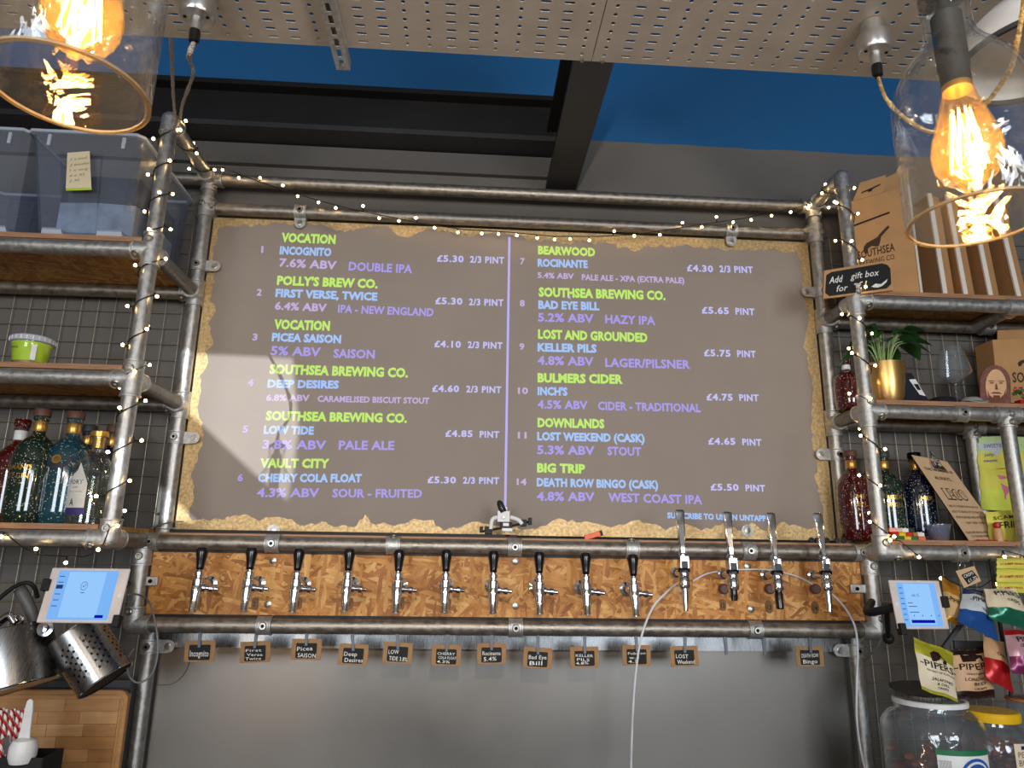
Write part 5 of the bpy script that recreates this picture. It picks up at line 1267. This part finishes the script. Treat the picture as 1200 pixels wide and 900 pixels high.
bag('pale yellow sweets pouch with star label, hung behind the pipes', q, [(.5, mint), (1, lemon)], [('SWEETIES', .12, .45, .36, .12), ('jelly', .10, .26, .62, .10), ('sweets', .10, .32, .80, .10)], 'yellow packets at the right edge', .006, 'sweet_pouch', 4, mat('violet_print', (110, 90, 160), .7),
    [('star_label', [(.02, .22), (.2, .22), (.3, .02), (.40, .22), (.62, .22), (.62, .44), (.40, .44), (.3, .64), (.2, .44), (.02, .44)], palef)])
q = [PY(1147, 549, -.03), PY(1222, 549, -.03), PY(1222, 598, -.04), PY(1151, 598, -.04)]
bag('yellow-green sweets pouch with pink pennant, behind the right hand pipes', q, [(.5, lemon), (1, mat('lime_packet', (212, 222, 84), .35))], [('SWEETS', .42, .72, .58, .1)], 'yellow packets at the right edge', .008, 'sweet_pouch', 5, palef,
    [('pink_pennant', [(.26, .15), (.8, .30), (.7, .62), (.38, .95), (.34, .60)], mat('pink_print', (214, 120, 150), .6))])
q = [PY(1155, 600, -.17), PY(1200, 597, -.15), PY(1206, 634, -.16), PY(1160, 635, -.18)]
bag('yellow packet of fries snacks lying on lower right shelf end', q, [(1, lemon)], [('SCAMPI', .14, .80, .28, .12), ('FRIES', .20, .82, .58, .22)], 'yellow packets at the right edge', .014, 'crisp_packet', 6)
# little figure and red bits
p = PY(1171, 634, -.205); p.z = SR3+.0005; t = thing('toy_figure', 'small tan toy figure with red top at the shelf end', 'toy', p)
obj('body', MB().lathe(p, [(.014, 0), (.015, .03), (.013, .045)], 14), mat('tan_toy', (206, 160, 110), .5), t, bevel=0); obj('head', MB().lathe(p, [(.007, .045), (.012, .050), (.012, .062), (.006, .066)], 14), M['red'], t)
p = PY(1160, 637, -.21); p.z = SR3+.0005; solo('red_strap', 'flat red plastic strip lying on the lower right shelf edge', 'toy', MB().box(p+Vector((.01, 0, .003)), (.11, .008, .005), rot3(0, 0, .05)), M['red'])
# crisp packets clipped below the shelf
q = [PY(1103, 676, -.36), PY(1124, 688, -.37), PY(1128, 733, -.40), PY(1110, 730, -.40)]
bag('amber crisp packet tucked behind the right tablet', q, [(.33, amber), (.86, mat('tan_face', (208, 168, 110), .4)), (1, amber)], [('-PIPERS-', .12, 1.0, .52, .10)], BG, .016, seed=7)
q = [PY(1129, 690, -.38), PY(1152, 692, -.36), PY(1171, 752, -.42), PY(1122, 728, -.44)]
bag('blue and pale grey crisp packet hanging right of the tablet', q, [(.16, navyf), (.62, palef), (1, bluef)], [('-PIPERS-', .16, .95, .36, .12), ('SEA SALT', .5, .95, .56, .06)], BG, .024, seed=8)
q = [PY(1153, 690, -.40), PY(1190, 690, -.40), PY(1215, 742, -.44), PY(1160, 725, -.44)]
bag('green-ended pale crisp packet at the right edge', q, [(.62, cream), (1, greenf)], [('PIPERS', .20, .92, .25, .16), ('CRISPS', .45, .8, .45, .09)], BG, .026, seed=9)
q = [PY(1070, 747, -.38), PY(1116, 764, -.38), PY(1122, 822, -.40), PY(1080, 808, -.40)]
bag('olive green jalapeno crisp packet hanging above the big jar', q, [(.30, olive), (.94, cream), (1, olive)], [('-PIPERS-', .04, .98, .50, .13), ('SECRET OF FLAVOUR', .16, .92, .58, .035), ('JALAPENO', .28, .86, .73, .055), ('& DILL', .42, .76, .81, .05), ('CRISPS', .44, .72, .88, .04)], BG, .018, seed=10, extra=[('castle_print', [(.34, .36), (.34, .20), (.44, .14), (.56, .15), (.62, .24), (.74, .28), (.74, .36)], brown)])
q = [PY(1114, 762, -.34), PY(1158, 758, -.34), PY(1166, 818, -.36), PY(1122, 820, -.36)]
bag('tan longhorn beef crisp packet right of the olive packet', q, [(.12, brown), (.84, kraftf), (1, brown)], [('-PIPERS', .0, .92, .42, .13), ('GREAT BERKSHIRE', .26, .90, .52, .035), ('LONGHORN', .22, .95, .64, .065), ('BEEF', .42, .76, .73, .06), ('CRISPS', .42, .74, .82, .045)], BG, .018, seed=11, extra=[('castle_print', [(.2, .27), (.2, .12), (.3, .04), (.5, .05), (.6, .12), (.75, .16), (.75, .27)], brown)])
q = [PY(1152, 745, -.36), PY(1176, 752, -.36), PY(1188, 812, -.40), PY(1155, 795, -.40)]
bag('tan and red crisp packet hanging between the beef and pink packets', q, [(.50, kraftf), (1, redf)], [('Chilli', .4, .8, .4, .07)], BG, .018, seed=12)
q = [PY(1176, 738, -.40), PY(1215, 740, -.40), PY(1222, 796, -.44), PY(1186, 788, -.44)]
bag('pink crisp packet with purple lower end at the right edge', q, [(.12, redf), (.62, pinkf), (1, purplef)], [('PIPERS', .24, .95, .30, .13), ('CIDER VINEGAR', .3, .95, .42, .07)], BG, .022, seed=13)
for i, (y0, y1) in enumerate(((654, 666), (666, 682), (682, 694))):
    q = [PY(1168, y0, -.33+.01*i), PY(1225, y0+1, -.33+.01*i), PY(1225, y1+1, -.34+.01*i), PY(1168, y1, -.34+.01*i)]
    bag('flat yellow snack packet, %s of three stacked at the right edge' % ('top', 'middle', 'bottom')[i], q, [(1, lemon)], [('SCAMPI FRIES', .04, .5, .72, .2)], 'yellow packets stacked below the lower right shelf', .010, 'snack_packet', 14+i, M['red'])
q = [PY(1120, 669, -.42), PY(1142, 663, -.42), PY(1150, 681, -.44), PY(1130, 689, -.44)]
t = thing('price_tag', 'kraft-framed chalk price tag on a ring above the crisp packets', 'label', q[3])
obj('tag_card', slab_q(q, .003), M['kraft_paper'], t, bevel=.001); obj('chalk_face', patch_q(q, [(.16, .3), (.78, .22), (.92, .74), (.26, .92)], .0004, .0008), M['chalk'], t, smooth=False)
mb = MB(); text_q('CRISPS', q, .24, .76, .52, .18, .0016, .01, mb, slant=.05); text_q('£1.70', q, .34, .84, .82, .18, .0016, .01, mb, slant=.05); obj('lettering', mb, M['white_ink'], t, smooth=False)
obj('ring', MB().tube([PY(1128, 664, -.42)+Vector((math.cos(a)*.008, 0, .004+math.sin(a)*.008)) for a in [2*PI*k/14 for k in range(15)]], .0012, 6), M['chrome'], t)
# metal display arm the packets clip on
solo('display_rack', 'dark sloping display arm between the crisp packets', 'display rack', MB().box(PY(1116, 745, -.33), (.012, .012, .10), rot3(0, .75, 0)).box(PY(1150, 760, -.30)+Vector((0, .03, 0)), (.14, .01, .04)), M['darkgrey'])
solo('display_strip', 'thin dark strip the crisp packets are clipped to', 'display rack', MB().cyl(PY(1160, 655, -.30), PY(1185, 815, -.30), .006, n=8), M['black'])

# ------------------------------------------------------------------ jars
def big_jar(label, px0, px1, ytop, Y, H, lidm, open_lid=False, lab=None):
    a, b = PY(px0, 860, Y), PY(px1, 860, Y); R = (b.x-a.x)/2; c = Vector(((a.x+b.x)/2, Y, WT)); 
    t = thing('glass_jar', label, 'jar', c)
    zt = PY((px0+px1)/2, ytop, Y).z-WT
    pr = [(.01, .003), (R*.9, .003), (R, .02), (R, zt-.085), (R*.97, zt-.06), (R*.84, zt-.035), (R*.69, zt-.022), (R*.66, zt-.004), (R*.66, zt)]
    obj('jar_body', MB().shell(c, pr, .003, 48), M['jar'], t)
    return t, c, R, zt
t, c, R, zt = big_jar('big clear jar with open metal-hinged lid, lower right', 1040, 1147, 820, -.33, .36, M['white'])
obj('neck_ring', MB().lathe(c+Vector((0, 0, zt-.012)), [(R*.67, 0), (R*.72, .002), (R*.72, .014), (R*.70, .016), (R*.66, .016), (R*.66, 0)], 48, cap=False), M['white'], t)
tilt = rot3(math.radians(6), math.radians(-3), 0); lc = c+Vector((0, .03, zt+.016))
ld = MB().prof(lc, tilt @ Z, [(R*.64, 0), (R*.66, .002), (R*.66, .010), (R*.62, .012), (R*.3, .012)], 48); obj('open_lid', ld, M['brushed'], t)
mb = MB()
for k in range(60):
    a = 2*PI*k/60; mb.box(lc+tilt @ Vector((math.cos(a)*R*.665, math.sin(a)*R*.665, .006)), (.004, .004, .011), tilt @ rot3(0, 0, a))
tag(obj('lid_ribs', mb, M['brushed'], t), kind='stuff')
obj('label_sleeve', wrap(c, R, [(-.55, .02), (.55, .02), (.55, zt-.118), (-.55, zt-.118)], .0012), M['white'], t)
obj('green_band', wrap(c, R, [(-.57, zt-.124), (.57, zt-.124), (.57, zt-.110), (-.57, zt-.110)], .0018), mat('green_band', (28, 110, 70), .5), t)
mb = MB(); N_ = 24
def disc_on(c, R, a0, z0, r, lift):
    mb = MB(); cen = len(mb.v); mb.v.append(c+Vector((math.sin(a0)*(R+lift), -math.cos(a0)*(R+lift), z0)))
    for k in range(25): 
        a = a0+math.cos(2*PI*k/24)*r/R; mb.v.append(c+Vector((math.sin(a)*(R+lift), -math.cos(a)*(R+lift), z0+math.sin(2*PI*k/24)*r)))
    for k in range(24): mb.face((0, k+1, k+2))
    return mb
obj('blue_roundel', disc_on(c, R, .18, zt-.182, .052, .0024), mat('roundel_blue', (30, 84, 160), .5), t, smooth=False)
obj('roundel_ring', disc_on(c, R, .18, zt-.182, .044, .0030), M['white'], t, smooth=False)
obj('roundel_centre', disc_on(c, R, .18, zt-.182, .038, .0036), bpy.data.materials['roundel_blue'], t, smooth=False)
mb = MB(); curved_text(mb, '|||||||||||', c, R+.001, zt-.165, .03, .03, .0, -.42); curved_text(mb, 'SINCE 1861', c, R+.001, zt-.195, .008, .03, 0, -.42); obj('label_print', mb, M['black_ink'], t, smooth=False)
mb = MB(); random.seed(9)
for k in range(170):
    a = random.uniform(0, 2*PI); r_ = R*.88*math.sqrt(random.random()); p_ = c+Vector((math.cos(a)*r_, math.sin(a)*r_, random.uniform(.02, .205)))
    mb.sphere(p_, .014, 7, 5, (1.3, .9, .8))
tag(obj('snack_sticks', mb, mat('brown_snack', (122, 60, 36), .6), t), kind='stuff')
t, c, R, zt = big_jar('clear jar with bright yellow lid and pretzel label, lower right', 1127, 1201, 838, -.33, .3, M['yellow'])
obj('lid', MB().lathe(c+Vector((0, 0, zt-.012)), [(R*.68, 0), (R*.76, 0), (R*.775, .003), (R*.775, .022), (R*.74, .027), (R*.2, .0275)], 48), M['yellow'], t)
obj('label_sleeve', wrap(c, R, [(-.15, .02), (.95, .02), (.95, zt-.058), (-.15, zt-.058)], .0012), cream, t)
mb = MB(); 
for j, (s, w_) in enumerate((('PEANUT', .075), ('BUTTER', .075), ('PRETZELS', .09))): curved_text(mb, s, c, R+.001, zt-.095-.022*j, .016, w_, .006, .30)
curved_text(mb, 'SWEET SALTED', c, R+.001, zt-.155, .006, .07, 0, .30); obj('label_print', mb, mat('label_grey', (110, 90, 84), .7), t, smooth=False)
obj('label_bar', wrap(c, R, [(.05, zt-.074), (.85, zt-.074), (.85, zt-.064), (.05, zt-.064)], .0018), navyf, t)
mb = MB(); random.seed(19)
for k in range(260):
    a = random.uniform(0, 2*PI); r_ = R*.86*math.sqrt(random.random()); p_ = c+Vector((math.cos(a)*r_, math.sin(a)*r_, random.uniform(.02, zt-.075)))
    mb.sphere(p_, .013, 7, 5, (1.2, 1, .8))
tag(obj('pretzel_pieces', mb, bpy.data.materials['brown_snack'], t), kind='stuff')
c = PY(1205, 830, -.16); c.z = WT; zt = PY(1205, 818, -.16).z-WT
t = thing('glass_jar', 'clip-top glass jar behind the yellow-lidded jar', 'jar', c)
obj('jar_body', MB().shell(c, [(.01, .003), (.07, .003), (.075, .02), (.075, zt-.06), (.06, zt-.03), (.058, zt)], .003, 40), M['jar'], t)
obj('seal', MB().lathe(c, [(.060, zt-.008), (.063, zt-.006), (.063, zt), (.060, zt+.002)], 40), mat('orange_seal', (190, 110, 60), .5), t)
obj('glass_lid', MB().lathe(c, [(.062, zt+.002), (.062, zt+.010), (.03, zt+.016)], 40), M['jar'], t)

# ------------------------------------------------------------------ lower left: utensils, board, straws
def can(name, label, c, ax, R, L, m, perf=False):
    t = thing(name, label, 'container', c); c = Vector(c); u, v, d = basis(ax)
    if not perf:
        obj('wall', MB().rings([[c+d*z+(u*math.cos(2*PI*k/48)+v*math.sin(2*PI*k/48))*r for k in range(48)] for r, z in ((.001, .002), (R-.003, .002), (R, .0), (R, L), (R+.002, L+.003), (R-.003, L), (R-.003, .006), (.001, .006))], False, False), m, t)
    return t, u, v, d
c0 = PY(10, 830, -.42); ax = PY(-12, 748, -.42)-PY(10, 830, -.42)
t, u, v, d = can('steel_bucket', 'brushed steel bucket tilted over at the lower left', PY(4, 812, -.40), Vector((-.33, .05, 1)), .135, .155, M['brushed'])
bk = Vector(PY(4, 812, -.40)); 
rv = PY(52, 737, -.44)
obj('handle_ear', MB().prof(rv+Vector((0, .006, 0)), (.1, -1, .2), [(.021, 0), (.021, .004), (.012, .005), (.010, .014), (.005, .015)], 18), M['chrome'], t)
obj('rim_band', MB().tube([bk+d*.003+(u*math.cos(2*PI*k/48)+v*math.sin(2*PI*k/48))*.1365 for k in range(49)], .003, 6), M['chrome'], t)
# perforated cutlery cylinder: cells with holes wrapped round the axis
cc_ = (PY(108, 735, -.36)+PY(76, 0, -.36)*0); A = PY(124, 798, -.36); B = PY(88, 741, -.36); axv = (B-A); L = axv.length; d = axv.normalized(); R = .076
t = thing('cutlery_cylinder', 'perforated steel cutlery cylinder tilted beside the left frame post', 'container', A)
u = d.cross(Vector((0, -1, 0))).normalized(); v = d.cross(u)
NA, NR = 44, 10; mb = MB(); band0, band1 = .16*L, .80*L
def cp(a, z): return A+d*z+(u*math.cos(a)+v*math.sin(a))*R
mb.rings([[cp(2*PI*k/NA, z) for k in range(NA)] for z in (0, band0)], False, False); mb.rings([[cp(2*PI*k/NA, z) for k in range(NA)] for z in (band1, L)], False, False)
for i in range(NA):
    for j in range(NR):
        a0 = 2*PI*i/NA; a1 = 2*PI*(i+1)/NA; z0 = band0+(band1-band0)*j/NR; z1 = band0+(band1-band0)*(j+1)/NR; am = (a0+a1)/2; zm = (z0+z1)/2
        if i % 2 == j % 2 and i % 6 < 4:
            out_ = [(a0, z0), (am, z0), (a1, z0), (a1, zm), (a1, z1), (am, z1), (a0, z1), (a0, zm)]; hr = .0038; b = len(mb.v)
            for q_ in out_: mb.v.append(cp(*q_))
            for k in range(8): th = -3*PI/4+k*PI/4; mb.v.append(cp(am+math.cos(th)*hr/R, zm+math.sin(th)*hr))
            for k in range(8): mb.face((b+k, b+(k+1) % 8, b+8+(k+1) % 8, b+8+k))
        else:
            b = len(mb.v)
            for q_ in ((a0, z0), (a1, z0), (a1, z1), (a0, z1)): mb.v.append(cp(*q_))
            mb.face((b, b+1, b+2, b+3))
obj('perforated_wall', mb, M['brushed'], t, ang=50); 
obj('inner_liner', MB().rings([[A+d*z+(u*math.cos(2*PI*k/24)+v*math.sin(2*PI*k/24))*R*.93 for k in range(24)] for z in (.002, L*.98)], True, False), M['black'], t)
obj('rolled_rim', MB().tube([cp(2*PI*k/44, L) for k in range(45)], .0022, 6), M['chrome'], t); obj('base_rim', MB().tube([cp(2*PI*k/44, .001) for k in range(45)], .0022, 6), M['chrome'], t)
# hose and small chrome fittings
solo('dark_hose', 'dark rubber hose curling above the steel bucket', 'hose', MB().tube(smooth_path([PY(-6, 706, -.40), PY(8, 694, -.40), PY(20, 686, -.40), PY(32, 683, -.40), PY(40, 688, -.39), PY(44, 700, -.37)]), .006, 10), M['black'])
solo('curved_hose', 'thick grey curved hose rising behind the steel bucket', 'handle', MB().tube(smooth_path([PY(23, 690, -.36), PY(32, 706, -.36), PY(42, 732, -.35), PY(44, 752, -.35)]), [.017]*8+[.016]*8+[.015]*9, 14), mat('grey_rubber', (92, 90, 90), .45))
t = thing('chrome_fitting', 'small chrome and brass tap fittings at the far left edge', 'fitting', PY(8, 728, -.42))
obj('ring', MB().tube([PY(20, 727, -.42)+Vector((math.cos(a)*.016, 0, math.sin(a)*.014)) for a in [2*PI*k/16 for k in range(17)]], .0035, 8), M['chrome'], t)
obj('elbow', MB().tube(smooth_path([PY(-4, 732, -.42), PY(6, 724, -.42), PY(12, 722, -.42), PY(18, 730, -.42)]), .011, 12), M['chrome'], t)
obj('brass_nut', MB().cyl(PY(13, 738, -.43), PY(17, 733, -.43), .008, n=6), M['copper'], t)
# butcher block board, glued up of staves
CB = thing('cutting_board', 'thick wooden chopping board leaning at the lower left', 'chopping board', PY(60, 900, -.12))
x0, x1 = -1.80, PY(147, 830, -.12).x; ztop = PY(60, 809, -.12).z; yb0 = -.12
mb = MB(); r_ = .035; n_ = 8
def rr(x0, x1, z0, z1, r): 
    pts = []
    for cx_, cz_, a0 in ((x1-r, z1-r, 0), (x0+r, z1-r, PI/2), (x0+r, z0+r, PI), (x1-r, z0+r, 1.5*PI)):
        pts += [(cx_+r*math.cos(a0+PI/2*k/6), cz_+r*math.sin(a0+PI/2*k/6)) for k in range(7)]
    return pts
out_ = rr(x0, x1, WT+.002, ztop, .03)
obj('board_body', MB().prism([Vector((x, yb0+.03, z)) for x, z in out_], (0, -.022, 0)), M['butcher'], CB, bevel=.003)
# raised juice groove outline and staves as separate strips
random.seed(4); st_cols = [mat('stave', c, .5, var=.15, scale=6, stretch=(1, 1, 12)) for c in ((184, 134, 84), (172, 122, 72), (194, 146, 96), (162, 112, 64))]
zc = ztop-.026; row = 0
while zc > WT+.04:
    hgt = .036; xx = x0+.03; 
    while xx < x1-.024:
        ln_ = min(random.uniform(.10, .22), x1-.022-xx)
        obj('wooden_stave', MB().box((xx+ln_/2, yb0+.0065, zc-hgt/2), (ln_-.0012, .004, hgt-.0010)), random.choice(st_cols), CB)
        xx += ln_
    zc -= hgt
g = rr(x0+.014, x1-.014, WT+.016, ztop-.014, .022)
obj('edge_bead', MB().tube([Vector((x, yb0+.0075, z)) for x, z in g+g[:1]], .0025, 6), M['wood'], CB)
# tile frieze strip above board with a red flower mark
q = [PY(-10, 797, -.06), PY(153, 797, -.06), PY(153, 812, -.06), PY(-10, 812, -.06)]
t = thing('grey_strip', 'dark grey strip with red mark behind the chopping board', 'strip', q[3]); obj('strip', slab_q(q, .02), M['darkgrey'], t)
mb = MB()
for k in range(5): a = 2*PI*k/5+.3; patch_q(q, [(.29+.022*math.cos(a+b_)*r__, .5+.3*math.sin(a+b_)*r__) for r__, b_ in ((.1, 0), (1, -.4), (1.2, 0), (1, .4))], .0005, .0005, mb)
obj('red_mark', mb, mat('red_mark', (120, 40, 50), .7), t, smooth=False)
# black caddy with straws and scoop
p = PY(16, 905, -.40); p.z = PY(16, 888, -.40).z; t = thing('black_caddy', 'black plastic caddy holding straws at the lower left corner', 'caddy', (p.x, -.40, WT))
x0c, x1c = PY(-30, 890, -.44).x, PY(50, 890, -.44).x; zc0, zc1 = WT+.001, PY(40, 888, -.44).z
mb = MB()
for cx_, w_, cyy, dd in (((x0c+x1c)/2, x1c-x0c, -.44, .004), ((x0c+x1c)/2, x1c-x0c, -.34, .004)): mb.box((cx_, cyy, (zc0+zc1)/2), (w_, dd, zc1-zc0))
for cx_ in (x0c, x1c): mb.box((cx_, -.39, (zc0+zc1)/2), (.004, .10, zc1-zc0))
mb.box(((x0c+x1c)/2, -.39, zc0+.003), (x1c-x0c, .10, .004)); obj('caddy_body', mb, M['black'], t)
def stripe_mat():
    m = mat('striped_straw_paper', (235, 228, 222), .6); tr_ = m.node_tree; b = tr_.nodes['Principled BSDF']
    tc = node(tr_, 'ShaderNodeTexCoord'); wv_ = node(tr_, 'ShaderNodeTexWave'); wv_.bands_direction = 'DIAGONAL'; wv_.inputs['Scale'].default_value = 26
    tr_.links.new(tc.outputs['Object'], wv_.inputs[0]); r = ramp(tr_, [(.48, lin((236, 228, 222))), (.52, lin((196, 26, 34)))]); r.color_ramp.interpolation = 'CONSTANT'
    tr_.links.new(wv_.outputs['Fac'], r.inputs[0]); tr_.links.new(r.outputs[0], b.inputs['Base Color']); return m
sm_ = stripe_mat(); random.seed(8)
for k in range(16):
    px = -6+k*2.0; top = PY(px+random.uniform(-1, 4), 832+random.uniform(-3, 4), -.40+.05*(k % 3)/3); bt_ = PY(px-2+random.uniform(-6, 1), 905, -.39+.03*(k % 3)/3); bt_.z = WT+.008
    tag(obj('paper_straw', MB().cyl(bt_, top, .0042, n=10), sm_), 'red and white striped paper straw in the black caddy', 'straw', 'striped paper straws in the caddy')
p = PY(28, 874, -.43); t = thing('plastic_scoop', 'white translucent plastic scoop standing in the black caddy', 'scoop', p)
mb = MB().lathe(p+Vector((0, 0, -.045)), [(.012, 0), (.028, .004), (.034, .02), (.034, .045), (.028, .06), (.014, .066), (.004, .068)], 24); obj('scoop_bowl', mb, M['white'], t)
obj('scoop_handle', MB().rings([[p+Vector((dx*w_, dy*.004-.004, z)) for dx, dy in ((-1, -1), (1, -1), (1, 1), (-1, 1))] for w_, z in ((.016, .015), (.013, .04), (.011, .09), (.008, .112), (.003, .118))]), M['white'], t, bevel=.002)
solo('steel_tongs', 'bright steel tong handle leaning in the caddy at the left edge', 'tongs', MB().prism([PY(2, 866, -.43), PY(9, 862, -.43), PY(20, 898, -.43), PY(10, 900, -.43)], (0, .006, 0)), M['chrome'])

# ------------------------------------------------------------------ small toys on the ledge
ZLg = ZRU+.0315
p = PY(592, 627, YO+.03); p.z = ZLg+.002; t = thing('toy_spacecraft', 'white and black brick-built toy spacecraft on the ledge at board centre', 'toy', p)
def bk_(nm_, px0, py0, px1, py1, dep, m, yo=0):
    a, b = PY(px0, py0, YO+.02), PY(px1, py1, YO+.02); return obj(nm_, MB().box(((a.x+b.x)/2, YO+.02+yo, (a.z+b.z)/2), (abs(b.x-a.x), dep, abs(a.z-b.z))), M[m], t, bevel=.0012)
bk_('body_block', 583, 599, 597, 612, .03, 'white'); bk_('upper_block', 586, 594, 594, 600, .024, 'white'); bk_('core_block', 586, 612, 600, 620, .034, 'black'); bk_('front_plate', 589, 613, 596, 617, .04, 'white'); bk_('lower_plate', 588, 619, 600, 623, .036, 'white'); bk_('support_brick', 592, 623, 597, 629, .02, 'kraft_paper')
tip = PY(584, 586, YO+.01); base = PY(590, 600, YO+.01); obj('dark_nose', MB().prof(base, tip-base, [(.012, 0), (.012, .02), (.010, .034), (.005, .042)], 14), M['black'], t); obj('clear_nose_cap', MB().prof(base+Vector((.0, -.006, 0)), tip-base, [(.008, .008), (.008, .024), (.004, .030)], 12), M['clear'], t)
for sgn, a, b in ((-1, (583, 606), (575, 620)), (1, (598, 606), (612, 614))):
    obj('curved_arm', MB().tube(smooth_path([PY(*a, YO+.01), PY((a[0]+b[0])/2+sgn*2, a[1]+3, YO+.01), PY(*b, YO+.01)], 6), .007, 10), M['white'], t)
for px0, px1, y0, y1 in ((568, 577, 626, 617), (562, 566, 624, 617), (610, 617, 617, 609), (619, 623, 615, 607)): bk_('black_engine', px0, y0, px1, y1, .026, 'black')
obj('wing_bar', MB().tube([PY(564, 623, YO+.02), PY(592, 618, YO+.02), PY(622, 611, YO+.02)], .004, 8), M['black'], t)
obj('boss', MB().cyl(PY(590, 606, YO+.005), PY(590, 606, YO-.003), .006, n=12), M['bolt'], t)
a = PY(683, 631, YO+.02); b = PY(705, 624, YO+.02)
t = thing('orange_gadget', 'small orange plastic gadget lying on the ledge right of centre', 'toy', a); R_ = rot3(0, -.28, 0); m_ = (a+b)/2; m_.z = ZLg+.012
obj('casing', MB().box(m_, (.058, .014, .017), R_), M['orange'], t, bevel=.002); obj('black_end', MB().box(m_+R_ @ Vector((.032, 0, 0)), (.008, .015, .019), R_), M['black'], t)
for i, px in enumerate((950, 957, 968, 980, 988)):
    p = PY(px, 631, YO+.02); p.z = ZLg+.009
    solo('toy_disc', 'small black rubber toy disc, %s from the left on the ledge end' % ORD[i], 'toy', MB().prof(p, (0, -1, 0), [(.009, 0), (.0105, .004), (.009, .009), (.005, .009), (.005, .006)], 16), M['black_plastic'], 'black toy discs on the ledge')
